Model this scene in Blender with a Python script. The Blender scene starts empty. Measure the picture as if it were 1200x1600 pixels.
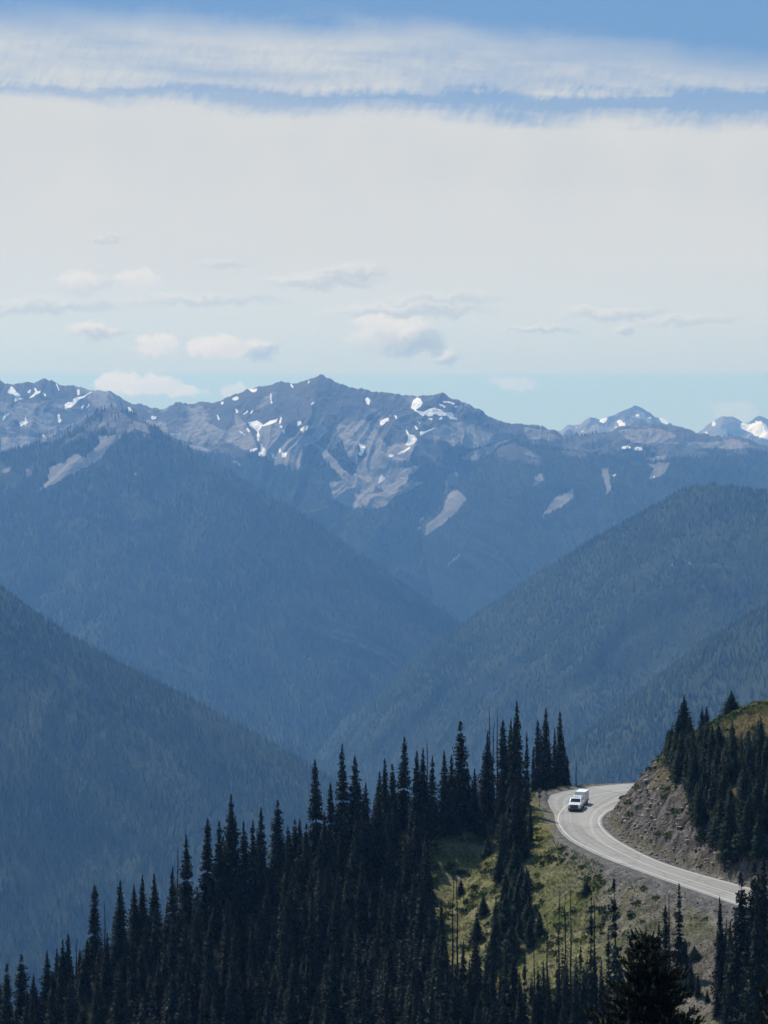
import bpy, bmesh, math, time
_T0 = time.time()
import numpy as np
from mathutils import Vector, Matrix

# ------------------------------------------------------------------ camera, sky, sun, exposure
S = bpy.context.scene
COL = S.collection
F = 3559.0          # focal length in photo pixels (1600 high)
HY = 680.0          # photo row of the true horizon
cam_d = bpy.data.cameras.new('camera'); cam = bpy.data.objects.new('camera', cam_d); COL.objects.link(cam)
cam.location = (0, 0, 0); cam.rotation_euler = (math.radians(90), 0, 0)
cam_d.sensor_fit = 'VERTICAL'; cam_d.sensor_height = 36.0; cam_d.sensor_width = 27.0
cam_d.lens = F/1600*36; cam_d.shift_y = -(800-HY)/1600
cam_d.clip_start = 0.5; cam_d.clip_end = 60000
S.camera = cam

SUN_EL, SUN_AZ = 56.0, -30.0      # azimuth clockwise from +Y (the view direction)
SUN_STRENGTH, SKY_STRENGTH = 4.9, 0.10
S.view_settings.view_transform = 'Standard'; S.view_settings.look = 'None'
S.view_settings.gamma = 1.0; S.view_settings.use_curve_mapping = False
S.view_settings.exposure = 0.0
S.render.engine = 'CYCLES'
cy = S.cycles
cy.max_bounces = 5; cy.diffuse_bounces = 2; cy.glossy_bounces = 2; cy.transmission_bounces = 2
cy.volume_bounces = 1; cy.transparent_max_bounces = 4
cy.use_denoising = True
try:
    cy.denoiser = 'OPENIMAGEDENOISE'; cy.denoising_input_passes = 'RGB_ALBEDO_NORMAL'; cy.denoising_prefilter = 'ACCURATE'
except Exception: pass
cy.use_adaptive_sampling = True; cy.adaptive_threshold = 0.008
cy.sample_clamp_indirect = 6.0

sd = bpy.data.lights.new('sun', 'SUN'); sun = bpy.data.objects.new('sun', sd); COL.objects.link(sun)
sd.energy = SUN_STRENGTH; sd.angle = math.radians(0.5); sd.color = (1.0, 0.955, 0.89)
_e, _a = math.radians(SUN_EL), math.radians(SUN_AZ)
SUNV = Vector((math.sin(_a)*math.cos(_e), math.cos(_a)*math.cos(_e), math.sin(_e)))
sun.rotation_euler = SUNV.to_track_quat('Z', 'Y').to_euler()

W = bpy.data.worlds.new('World'); S.world = W; W.use_nodes = True
class NT:
    """tiny helper for node trees: numbers or sockets in, sockets out"""
    def __init__(s, t): s.t = t
    def n(s, ty, **k):
        o = s.t.nodes.new(ty)
        for a, b in k.items(): setattr(o, a, b)
        return o
    def put(s, sock, v):
        if isinstance(v, bpy.types.NodeSocket): s.t.links.new(v, sock)
        elif v is not None: sock.default_value = v
    def m(s, op, a, b=None, c=None, clamp=False):
        o = s.n('ShaderNodeMath', operation=op, use_clamp=clamp)
        for i, v in enumerate((a, b, c)): s.put(o.inputs[i], v)
        return o.outputs[0]
    def ss(s, x, lo, hi):       # smoothstep, lo may exceed hi
        o = s.n('ShaderNodeMapRange', interpolation_type='SMOOTHSTEP')
        s.put(o.inputs[0], x)
        if lo < hi: a = (lo, hi, 0., 1.)
        else: a = (hi, lo, 1., 0.)
        for i, v in enumerate(a): o.inputs[1+i].default_value = v
        return o.outputs[0]
    def mix(s, f, a, b):
        o = s.n('ShaderNodeMix', data_type='RGBA')
        s.put(o.inputs[0], f); s.put(o.inputs[6], a if isinstance(a, bpy.types.NodeSocket) else (*a, 1)[:4])
        s.put(o.inputs[7], b if isinstance(b, bpy.types.NodeSocket) else (*b, 1)[:4])
        return o.outputs[2]
    def vec(s, x, y, z):
        o = s.n('ShaderNodeCombineXYZ')
        for i, v in enumerate((x, y, z)): s.put(o.inputs[i], v)
        return o.outputs[0]
    def noise(s, v, scale, detail=4, rough=.55, dist=0.):
        o = s.n('ShaderNodeTexNoise')
        s.put(o.inputs['Vector'], v); o.inputs['Scale'].default_value = scale
        o.inputs['Detail'].default_value = detail; o.inputs['Roughness'].default_value = rough
        o.inputs['Distortion'].default_value = dist
        return o.outputs[0]

def build_world():
    t = W.node_tree; t.nodes.clear(); N = NT(t)
    sky = N.n('ShaderNodeTexSky', sky_type='NISHITA', sun_disc=False, sun_elevation=_e, sun_rotation=_a)
    sky.altitude = 1600; sky.air_density = 1.0; sky.dust_density = 0.3; sky.ozone_density = 1.5
    tc = N.n('ShaderNodeTexCoord'); sep = N.n('ShaderNodeSeparateXYZ'); t.links.new(tc.outputs['Generated'], sep.inputs[0])
    X, Y, Z = sep.outputs
    az = N.m('ARCTAN2', X, Y); el = N.m('ARCSINE', Z)
    # degrees-like units: 1 unit = 100 photo pixels
    k = F/100
    u = N.m('MULTIPLY', az, k); v = N.m('MULTIPLY', el, k)          # v = (680-py)/100, u=(px-600)/100
    P = N.vec(u, v, 0.0)
    # long sheared streaks of the cirrus, and short combed fibres along its fringes
    st = N.vec(N.m('MULTIPLY', u, .16), N.m('MULTIPLY_ADD', u, 0.055, N.m('MULTIPLY', v, 1.1)), 3.0)
    n1 = N.noise(st, 1.9, 7, .62, .3)
    fr = N.vec(N.m('MULTIPLY_ADD', v, -.55, u), N.m('MULTIPLY_ADD', u, .12, N.m('MULTIPLY', v, .45)), 9.0)
    n2 = N.noise(fr, 7.0, 7, .70, .5)
    nb = N.noise(N.vec(u, N.m('MULTIPLY', v, 2.), 4.4), .75, 4, .5)
    n3 = N.noise(P, .9, 4, .5)
    wob = N.m('ADD', N.m('MULTIPLY', N.m('SUBTRACT', n2, .5), .34), N.m('ADD', N.m('MULTIPLY', N.m('SUBTRACT', n1, .5), .55), N.m('MULTIPLY', N.m('SUBTRACT', nb, .5), .50)))
    q = N.m('MULTIPLY', N.m('MAXIMUM', N.m('SUBTRACT', u, -3.), 0.), N.m('MAXIMUM', N.m('SUBTRACT', u, -3.), 0.))
    vt = N.m('ADD', v, N.m('MINIMUM', N.m('MULTIPLY', q, .0095), 1.5))          # top edge sinks to the right
    vv = N.m('ADD', vt, wob)
    vv2 = N.m('ADD', N.m('MULTIPLY_ADD', u, 0.020, v), N.m('MULTIPLY', wob, 0.9))
    vv3 = N.m('ADD', N.m('MULTIPLY_ADD', u, 0.036, v), N.m('MULTIPLY', wob, 1.0))
    veil = N.m('MULTIPLY', N.ss(vv3, 5.34, 4.84), N.ss(v, .90, 1.02))
    band = N.m('MULTIPLY', N.m('MULTIPLY', N.ss(vv, 6.70, 6.02), N.ss(N.m('MULTIPLY_ADD', u, -.012, vv2), 5.16, 5.42)), N.m('MULTIPLY', N.m('MULTIPLY_ADD', N.ss(n1, .28, .68), .52, .48), N.m('MULTIPLY_ADD', N.ss(n2, .3, .62), .22, .80)))
    thin = N.m('MULTIPLY_ADD', N.ss(v, .9, 3.2), .55, .42)           # veil thinner near the horizon
    veil = N.m('MULTIPLY', veil, thin)
    cov = N.m('MAXIMUM', N.m('MULTIPLY', band, .88), veil)
    flo = N.m('MULTIPLY', N.m('MULTIPLY', N.ss(vv, 6.5, 5.9), N.m('MULTIPLY_ADD', N.m('ADD', N.m('MULTIPLY', n1, .6), N.m('MULTIPLY', nb, .5)), .8, -.14)), N.m('MULTIPLY', N.ss(v, 1.0, 1.6), N.m('MULTIPLY_ADD', N.ss(u, 1.5, -4.5), .6, .62)), clamp=True)
    cov = N.m('MAXIMUM', cov, flo)
    cov = N.m('MULTIPLY', cov, N.m('MULTIPLY_ADD', N.m('SUBTRACT', n3, .5), .25, .97), clamp=True)
    # soft shade bands inside the veil
    gm = N.noise(N.vec(N.m('MULTIPLY', u, .12), N.m('MULTIPLY', v, .9), 5.0), 1.3, 5, .5)
    C1 = (7.2, 7.25, 6.9); C2 = (6.5, 6.7, 6.6)
    ccol = N.mix(gm, C1, C2)
    low = (3.7, 5.5, 6.2)                                          # pale cyan band over the horizon
    col = N.mix(N.m('MULTIPLY', N.ss(v, 2.6, .6), .92), sky.outputs[0], low)
    col = N.mix(N.m('MULTIPLY', N.ss(v, 2.6, 4.5), .75), col, (1.25, 2.75, 5.3))
    col = N.mix(cov, col, ccol)
    # small clouds: (px, py, half width, half height, opacity, darkness of the underside)
    cu = [(150,520,46,17,1.,.7),(183,517,20,12,.9,.6),(240,538,36,20,.9,.12),(345,543,58,20,1.,.25),(405,545,34,20,1.,.9),(135,443,42,17,.75,.45),(215,440,46,15,.75,.25),
          (600,502,60,13,.8,.0),(585,530,52,26,.7,.55),(640,530,62,34,.95,1.25),(690,556,34,15,.9,.9),(500,438,110,15,.7,1.2),(550,425,60,14,.5,1.),(640,484,150,14,.7,1.2),(690,468,110,12,.5,1.1),(310,470,160,12,.5,1.1),(60,480,150,14,.4,1.),
          (350,414,46,12,.45,1.1),(950,492,90,13,.65,1.2),(1065,503,90,10,.6,1.2),(975,518,20,10,.5,1.),(840,515,70,8,.5,1.),
          (190,600,40,20,.85,.1),(235,603,58,18,.8,.2),(285,612,40,12,.7,.1),(370,608,26,14,.5,.1),(808,601,42,11,.35,.1),(1142,640,40,15,.25,.15),(160,382,50,5,.5,1.1)]
    nw = N.noise(P, 2.9, 8, .66); nx = N.m('SUBTRACT', nw, .5); nf = N.m('SUBTRACT', N.noise(P, 9.5, 6, .65), .5)
    nw2 = N.noise(N.vec(u, v, 7.7), 2.1, 7, .62); ny = N.m('SUBTRACT', nw2, .5)
    up = N.m('ADD', N.m('MULTIPLY_ADD', nx, .9, u), N.m('MULTIPLY', nf, .35)); vp = N.m('ADD', N.m('MULTIPLY_ADD', ny, .5, v), N.m('MULTIPLY', nf, .22))
    a_all = None; sh_all = None
    for (px, py, w, h, o, dk) in cu:
        if dk > 1.05 and h < 24: o, dk = o*.8, .85
        cx, cyy = (px-600)/100, (680-py)/100
        dx = N.m('MULTIPLY', N.m('SUBTRACT', up, cx), 100/w)
        dy = N.m('MULTIPLY', N.m('SUBTRACT', vp, cyy), 100/h)
        r = N.m('ADD', N.m('MULTIPLY', dx, dx), N.m('MULTIPLY', dy, dy))
        a = N.m('MULTIPLY', N.ss(r, 1.2, .35 if dk < .5 else .1), o)
        sh = N.m('MULTIPLY', a, N.m('MULTIPLY', N.ss(N.m('SUBTRACT', dy, N.m('MULTIPLY', dx, .5)), .65, -.5), min(dk, 1.)))
        a_all = a if a_all is None else N.m('MAXIMUM', a_all, a)
        sh_all = sh if sh_all is None else N.m('MAXIMUM', sh_all, sh)
    sh_all = N.m('DIVIDE', sh_all, N.m('MAXIMUM', a_all, .02), clamp=True)
    cc = N.mix(sh_all, (8.1, 8.1, 7.8), (3.7, 4.6, 5.3))
    col = N.mix(N.m('MULTIPLY', a_all, .97), col, cc)
    bg = N.n('ShaderNodeBackground'); bg.inputs['Strength'].default_value = SKY_STRENGTH
    out = N.n('ShaderNodeOutputWorld')
    t.links.new(col, bg.inputs['Color']); t.links.new(bg.outputs[0], out.inputs['Surface'])
    W.cycles.sampling_method = 'MANUAL'; W.cycles.sample_map_resolution = 1024
build_world()

# ------------------------------------------------------------------ helpers
rng = np.random.default_rng(7)
_perm = np.random.default_rng(11).permutation(4096)
_ga = np.random.default_rng(12).uniform(0, 2*np.pi, 4096); _gx, _gy = np.cos(_ga), np.sin(_ga)
def perlin(x, y):
    xi = np.floor(x).astype(np.int64); yi = np.floor(y).astype(np.int64)
    xf = x-xi; yf = y-yi
    u = xf*xf*xf*(xf*(xf*6-15)+10); v = yf*yf*yf*(yf*(yf*6-15)+10)
    def g(ix, iy, dx, dy):
        h = _perm[(_perm[ix & 4095] + iy) & 4095]
        return _gx[h]*dx + _gy[h]*dy
    a = g(xi, yi, xf, yf); b = g(xi+1, yi, xf-1, yf); c = g(xi, yi+1, xf, yf-1); d = g(xi+1, yi+1, xf-1, yf-1)
    return (a+(b-a)*u)*(1-v) + (c+(d-c)*u)*v
def fbm(x, y, o=4, g=.5, seed=0):
    s = 0; a = 1.; f = 1.; n = 0
    for i in range(o):
        s = s + a*perlin(x*f+seed*17.3+i*5.1, y*f+seed*9.7-i*3.3); n += a; a *= g; f *= 2.03
    return s/n*1.5
def ridged(x, y, o=4, g=.5, seed=0):
    s = 0; a = 1.; f = 1.; n = 0
    for i in range(o):
        s = s + a*(1-np.abs(perlin(x*f+seed*13.3+i*7.7, y*f+seed*5.7+i*2.1))*2); n += a; a *= g; f *= 2.07
    return s/n          # about 0..1
def sstep(x, a, b):
    t = np.clip((x-a)/(b-a), 0, 1); return t*t*(3-2*t)
def proj(x, y, z):
    y = np.maximum(y, 1e-3); return 600+F*x/y, HY-F*z/y

def mesh_np(name, verts, faces, mats, attrs=None, smooth=False, mi=None):
    """verts (n,3); faces (m,k) with one k"""
    me = bpy.data.meshes.new(name)
    verts = np.ascontiguousarray(verts, dtype=np.float32); faces = np.ascontiguousarray(faces, dtype=np.int32)
    k = faces.shape[1]
    me.vertices.add(len(verts)); me.vertices.foreach_set('co', verts.ravel())
    me.loops.add(faces.size); me.loops.foreach_set('vertex_index', faces.ravel())
    me.polygons.add(len(faces)); me.polygons.foreach_set('loop_start', np.arange(len(faces), dtype=np.int32)*k)
    if smooth: me.polygons.foreach_set('use_smooth', np.ones(len(faces), dtype=bool))
    if mi is not None: me.polygons.foreach_set('material_index', np.asarray(mi, dtype=np.int32))
    me.update(calc_edges=True)
    for an, arr in (attrs or {}).items():
        arr = np.asarray(arr, dtype=np.float32)
        if arr.ndim == 1:
            a = me.attributes.new(an, 'FLOAT', 'POINT'); a.data.foreach_set('value', arr)
        else:
            a = me.attributes.new(an, 'FLOAT_COLOR', 'POINT')
            a.data.foreach_set('color', np.concatenate([arr, np.ones((len(arr), 1), np.float32)], 1).ravel())
    for m in (mats if isinstance(mats, (list, tuple)) else [mats]): me.materials.append(m)
    return me
def obj(name, me, parent=None, label=None, cat=None, kind=None, group=None):
    o = bpy.data.objects.new(name, me); COL.objects.link(o)
    if parent: o.parent = parent
    tag(o, label, cat, kind, group); return o
def tag(o, label=None, cat=None, kind=None, group=None):
    for k, v in (('label', label), ('category', cat), ('kind', kind), ('group', group)):
        if v: o[k] = v
def empty(name, loc, rz=0, **k):
    o = bpy.data.objects.new(name, None); COL.objects.link(o); o.location = loc; o.rotation_euler = (0, 0, rz)
    o.empty_display_size = .3
    tag(o, **k); return o

def mat(name, rough=.9, spec=.2):
    m = bpy.data.materials.new(name); m.use_nodes = True
    b = m.node_tree.nodes['Principled BSDF']; b.inputs['Roughness'].default_value = rough
    b.inputs['Specular IOR Level'].default_value = spec
    return m, b, NT(m.node_tree)
def attr(N, name):
    a = N.n('ShaderNodeAttribute'); a.attribute_name = name; return a
def objco(N): return N.n('ShaderNodeTexCoord').outputs['Object']
def geopos(N): return N.n('ShaderNodeNewGeometry').outputs['Position']
def simple(name, c, rough=.6, spec=.4, metal=0., nscale=None, namp=.15, bump=None):
    m, b, N = mat(name, rough, spec); b.inputs['Metallic'].default_value = metal
    if nscale:
        n = N.noise(objco(N), nscale, 5)
        col = N.mix(n, tuple(x*(1-namp) for x in c), tuple(min(1, x*(1+namp)) for x in c))
        m.node_tree.links.new(col, b.inputs['Base Color'])
    else: b.inputs['Base Color'].default_value = (*c, 1)
    return m
def bump(N, b, h, dist, strength=1.):
    o = N.n('ShaderNodeBump'); o.inputs['Distance'].default_value = dist; o.inputs['Strength'].default_value = strength
    N.put(o.inputs['Height'], h); N.t.links.new(o.outputs[0], b.inputs['Normal'])

# ---- materials
def foliage_mat(name, dark, light, trans=.12, nsc=1.3, tips=None):
    m, b, N = mat(name, .75, .15)
    oi = N.n('ShaderNodeObjectInfo').outputs['Random']
    n = N.noise(objco(N), nsc, 3)
    f = N.m('ADD', N.m('MULTIPLY', n, .7), N.m('MULTIPLY', oi, .45), clamp=True)
    c = N.mix(f, dark, light)
    if tips: c = N.mix(N.ss(attr(N, 'tint').outputs['Fac'], .86, .99), c, tips)
    N.t.links.new(c, b.inputs['Base Color'])
    tr = N.n('ShaderNodeBsdfTranslucent'); N.t.links.new(c, tr.inputs[0])
    ms = N.n('ShaderNodeMixShader'); ms.inputs[0].default_value = trans
    out = N.t.nodes['Material Output']
    N.t.links.new(b.outputs[0], ms.inputs[1]); N.t.links.new(tr.outputs[0], ms.inputs[2]); N.t.links.new(ms.outputs[0], out.inputs[0])
    return m
M_FIR = foliage_mat('fir_needles', (.006, .012, .009), (.020, .032, .018), tips=(.11, .11, .09))  # pale specks: painted backlit glints together with dead twigs and lichen
M_FIR2 = foliage_mat('hillside_fir_needles', (.010, .022, .014), (.028, .052, .026), tips=(.09, .11, .07))
M_NEAR = foliage_mat('near_fir_needles', (.006, .011, .008), (.018, .028, .018), nsc=4, tips=(.26, .27, .25))  # pale tips: backlit highlights on the twig ends painted into the colour
M_BARK = simple('fir_bark', (.085, .07, .058), .95, .1, nscale=3., namp=.4)
M_SNAG = simple('weathered_dead_wood', (.045, .04, .036), .9, .15, nscale=2.5, namp=.45)
M_SHRUB = foliage_mat('shrub_leaves', (.05, .075, .02), (.12, .15, .045), .2, .25)

def tint_mat(name, dark, light):
    m, b, N = mat(name, .9, .05)
    t = attr(N, 'tint').outputs['Fac']
    N.t.links.new(N.mix(t, dark, light), b.inputs['Base Color']); return m
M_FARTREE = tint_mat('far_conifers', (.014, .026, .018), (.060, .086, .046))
M_FARTREE2 = tint_mat('distant_conifers', (.014, .024, .020), (.045, .060, .038))

def mountain_mat():
    m, b, N = mat('mountain_ground', .95, .05)
    pos = geopos(N)
    fo = attr(N, 'forest').outputs['Fac']; sc = attr(N, 'scree').outputs['Fac']; sn = attr(N, 'snow').outputs['Fac']
    n1 = N.noise(pos, 1/70, 6, .65); n2 = N.noise(pos, 1/400, 4, .5); n3 = N.noise(pos, 1/22, 5, .6)
    rock = N.mix(n1, (.045, .050, .058), (.13, .128, .125))
    rock = N.mix(N.m('MULTIPLY', N.ss(n2, .45, .62), .4), rock, (.12, .125, .09))
    scr = N.mix(n3, (.17, .165, .158), (.30, .29, .275))
    fl = N.mix(n3, (.020, .032, .020), (.05, .064, .038))
    nn = N.m('MULTIPLY', N.m('SUBTRACT', N.m('MULTIPLY_ADD', n3, .4, N.m('MULTIPLY', n1, .6)), .5), 1.5)
    c = N.mix(N.ss(N.m('ADD', sc, nn), .38, .62), rock, scr)
    c = N.mix(N.ss(N.m('ADD', fo, nn), .40, .60), c, fl)
    c = N.mix(N.ss(N.m('ADD', sn, N.m('MULTIPLY', N.m('SUBTRACT', n3, .5), .5)), .46, .54), c, (.93, .93, .95))
    N.t.links.new(c, b.inputs['Base Color'])
    bump(N, b, N.noise(pos, 1/38, 7, .7), 14, .8)
    return m
M_MTN = mountain_mat()

# ------------------------------------------------------------------ far mountains
def interp_crest(pts, n):
    P = np.array([((px-600)/F*Y, Y, (HY-py)/F*Y) for px, py, Y in pts])
    s = np.array([p[0] for p in pts], float); t = np.linspace(s[0], s[-1], n)
    return np.stack([np.interp(t, s, P[:, i]) for i in range(3)], 1), t

def blobs(px, py, lst):
    a = np.zeros_like(px)
    for (cx, cy_, w, h, ang, o) in lst:
        c, s = math.cos(math.radians(ang)), math.sin(math.radians(ang))
        dx, dy = px-cx, py-cy_
        X = (dx*c+dy*s)/w; Y = (-dx*s+dy*c)/h
        a = np.maximum(a, o*np.clip(1.5-np.sqrt(X*X+Y*Y), 0, 1))
    return a

FLOOR = -1150.0
def inside_np(x, y, P):
    P = np.asarray(P, float); out = np.zeros(x.shape)
    m = (x > P[:, 0].min()) & (x < P[:, 0].max()) & (y > P[:, 1].min()) & (y < P[:, 1].max())
    if not m.any(): return out
    xs, ys = x[m], y[m]; r = np.zeros(xs.shape, bool)
    for i in range(len(P)):
        (ax, ay), (bx, by) = P[i], P[(i+1) % len(P)]
        r ^= ((ay > ys) != (by > ys)) & (xs < (bx-ax)*(ys-ay)/(by-ay+1e-12)+ax)
    out[m] = r; return out
def ZP(ox, oy, k, *L): return [[(ox+a/k, oy+b/k) for a, b in p] for p in L]
def mountain(label, crest, dirs, L, slope, nu, nv, gull=(260, 70), iso=(500, 45), crag=(8, 60), treeline=1e9, scree=(), snow=(), back=1500, seed=1, curve=1.0, rockiness=0, trees=None, polys=(), snowpolys=(), barren=.30):
    C, t = interp_crest(crest, nu)
    arc = np.concatenate([[0], np.cumsum(np.hypot(np.diff(C[:, 0]), np.diff(C[:, 1])))])
    cj = fbm(arc/crag[1], arc*0+seed, 5, .62, seed)*crag[0]
    # downhill direction along the crest
    ds = np.array([d[0] for d in dirs], float); da = np.radians([d[1] for d in dirs])   # (photo column, heading degrees: 180 = to the camera, 90 = right)
    A = np.interp(t, ds, da); D = np.stack([np.sin(A), np.cos(A)], 1)
    fr = np.linspace(0, 1, nv)**1.25
    bk = -np.linspace(1, 0, 14)[:-1]**1.5*back/L
    vv = np.concatenate([bk, fr])*L
    V, U = np.meshgrid(vv, np.arange(nu), indexing='ij')
    X = C[U, 0]+D[U, 0]*V; Y = C[U, 1]+D[U, 1]*V; AU = arc[U]
    Vp = np.abs(V)
    drop = slope*(np.sqrt(Vp**2+25**2)-25)*(1+curve*0.0)
    Z = C[U, 2]-drop
    amp = 1-np.exp(-Vp/(gull[1]*4.0)); amp2 = 1-np.exp(-Vp/(iso[1]*5.0))
    wu = AU/gull[0] + fbm(X/700, Y/700, 3, .5, seed+3)*1.1
    G = ridged(wu, Vp/(gull[0]*5.0), 4, .5, seed+1)
    Z = Z + (G-.62)*2*gull[1]*amp
    Z = Z + fbm(X/iso[0], Y/iso[0], 6, .52, seed+2)*iso[1]*amp2
    if rockiness:
        R = ridged(X/170+fbm(X/90, Y/90, 3)*.4, Y/170, 5, .55, seed+6)
        Z = Z + (R-.6)*rockiness*(1-np.exp(-Vp/90.))
    Z = Z + cj[U]*np.exp(-Vp/120.)
    Z = np.maximum(Z, FLOOR-20)
    px, py = proj(X, Y, Z)
    fz = fbm(X/260, Y/260, 5, .55, seed+4)
    gul = (G-.62)
    forest = sstep((treeline-Z)/110 + fz*1.9 - gul*.6, -.55, .55)
    scr = blobs(px + 9*fbm(X/120, Y/120, 4, .6, 3), py + 9*fbm(X/120, Y/120, 4, .6, 5), scree)
    wx = px+5*fbm(X/90, Y/90, 5, .65, 33)+7*fbm(X/300, Y/300, 3, .5, 34)*.6; wy = py+5*fbm(X/90, Y/90, 5, .65, 35)+4*fbm(X/300, Y/300, 3, .5, 36)*.6
    for po, val in polys: scr = np.maximum(scr, inside_np(wx, wy, po)*val)
    scr = scr*(1 + .25*fz)
    forest = forest*np.clip(1.1-scr*1.6, 0, 1)
    scr2 = np.maximum(scr, (1-forest)*(barren+.55*sstep(fbm(X/240, Y/240, 4, .55, seed+9)-gul*.8, -.2, .5)))
    snw = blobs(px + 4*fbm(X/50, Y/50, 4, .6, 31), py + 4*fbm(X/50, Y/50, 4, .6, 37), snow)*.78
    sx_ = px+.8*fbm(X/40, Y/40, 4, .6, 41); sy_ = py+.8*fbm(X/40, Y/40, 4, .6, 43)
    for po in snowpolys: snw = np.maximum(snw, inside_np(sx_, sy_, po)*1.)
    forest = np.where(snw > .35, 0, forest)
    nr = len(vv)
    idx = np.arange(nr*nu).reshape(nr, nu)
    f = np.stack([idx[:-1, :-1], idx[:-1, 1:], idx[1:, 1:], idx[1:, :-1]], -1).reshape(-1, 4)
    f = f[:, ::-1]
    verts = np.stack([X, Y, Z], -1).reshape(-1, 3)
    me = mesh_np('mountain', verts, f, M_MTN, dict(forest=forest.ravel(), scree=scr2.ravel(), snow=snw.ravel()), smooth=True)
    obj('mountain', me, label=label, cat='mountain', kind='structure')
    if trees:
        far_wood(X, Y, Z, forest, *trees)

def conifer_template(tiers, sides, r):
    rr = np.random.default_rng(r); v = []; f = []
    for k in range(tiers):
        z0 = k/tiers*.86; z1 = min(1.0, z0+1.25/tiers+.12); rad = .16*(1-k/tiers)+.03
        b = len(v)
        for s in range(sides):
            a = 2*math.pi*(s+rr.uniform(-.3, .3))/sides; q = rad*rr.uniform(.65, 1.25)
            v.append((q*math.cos(a), q*math.sin(a), z0+rr.uniform(-.03, .03)))
        v.append((rr.uniform(-.01, .01), rr.uniform(-.01, .01), z1))
        for s in range(sides): f.append((b+s, b+(s+1) % sides, b+sides))
    return np.array(v), np.array(f)

def far_wood(X, Y, Z, forest, label, spacing, hmin, hmax, tiers, sides, seed, material, tintscale=300):
    r = np.random.default_rng(seed)
    p = [a[:-1, :-1] for a in (X, Y, Z)]; du = [a[:-1, 1:]-a[:-1, :-1] for a in (X, Y, Z)]; dv = [a[1:, :-1]-a[:-1, :-1] for a in (X, Y, Z)]
    area = np.abs(du[0]*dv[1]-du[1]*dv[0])
    px, py = proj(*p)
    F4 = forest[:-1, :-1]
    vis = (px > -140) & (px < 1340) & (py < 1680) & (p[2] > FLOOR)
    lam = np.where(vis, area/spacing**2*sstep(F4, .25, .75), 0)
    cnt = r.poisson(lam).ravel(); ci = np.repeat(np.arange(cnt.size), cnt)
    a = r.random(len(ci)); b = r.random(len(ci))
    P = np.stack([p[i].ravel()[ci]+du[i].ravel()[ci]*a+dv[i].ravel()[ci]*b for i in range(3)], 1)
    n = len(P)
    # real woods vary in patches: clearings and thicker stands
    dens = fbm(P[:, 0]/150, P[:, 1]/150, 4, .6, seed)
    keep = r.random(n) < np.clip(.85+dens*1.2, .12, 1); P = P[keep]; dens = dens[keep]; n = len(P)
    H = r.uniform(hmin, hmax, n)*np.clip(1+dens*.35, .6, 1.4)*np.where(r.random(n) < .08, 1.25, 1)
    temps = [conifer_template(tiers, sides, 100+i) for i in range(6)]
    which = r.integers(0, 6, n); Vs = []; Fs = []; T = []; off = 0
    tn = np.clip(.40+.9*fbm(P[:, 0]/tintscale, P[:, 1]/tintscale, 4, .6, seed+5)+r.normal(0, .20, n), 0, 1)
    for k in range(6):
        s = np.where(which == k)[0]; tv, tf = temps[k]
        rot = r.uniform(0, 6.283, len(s)); w = H[s]*r.uniform(.75, 1.15, len(s))
        c, sn = np.cos(rot)[:, None], np.sin(rot)[:, None]
        x = (tv[None, :, 0]*c-tv[None, :, 1]*sn)*w[:, None]; y = (tv[None, :, 0]*sn+tv[None, :, 1]*c)*w[:, None]
        z = tv[None, :, 2]*H[s][:, None]
        vv = np.stack([x+P[s, 0][:, None], y+P[s, 1][:, None], z+P[s, 2][:, None]-.5], -1)
        Vs.append(vv.reshape(-1, 3)); Fs.append((tf[None]+(np.arange(len(s))*len(tv))[:, None, None]+off).reshape(-1, 3))
        T.append(np.repeat(tn[s], len(tv))); off += vv.shape[0]*vv.shape[1]
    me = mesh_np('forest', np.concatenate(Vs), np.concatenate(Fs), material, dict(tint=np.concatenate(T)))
    obj('forest', me, label=label, cat='forest', kind='stuff')
    print('forest', label, n)

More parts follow.
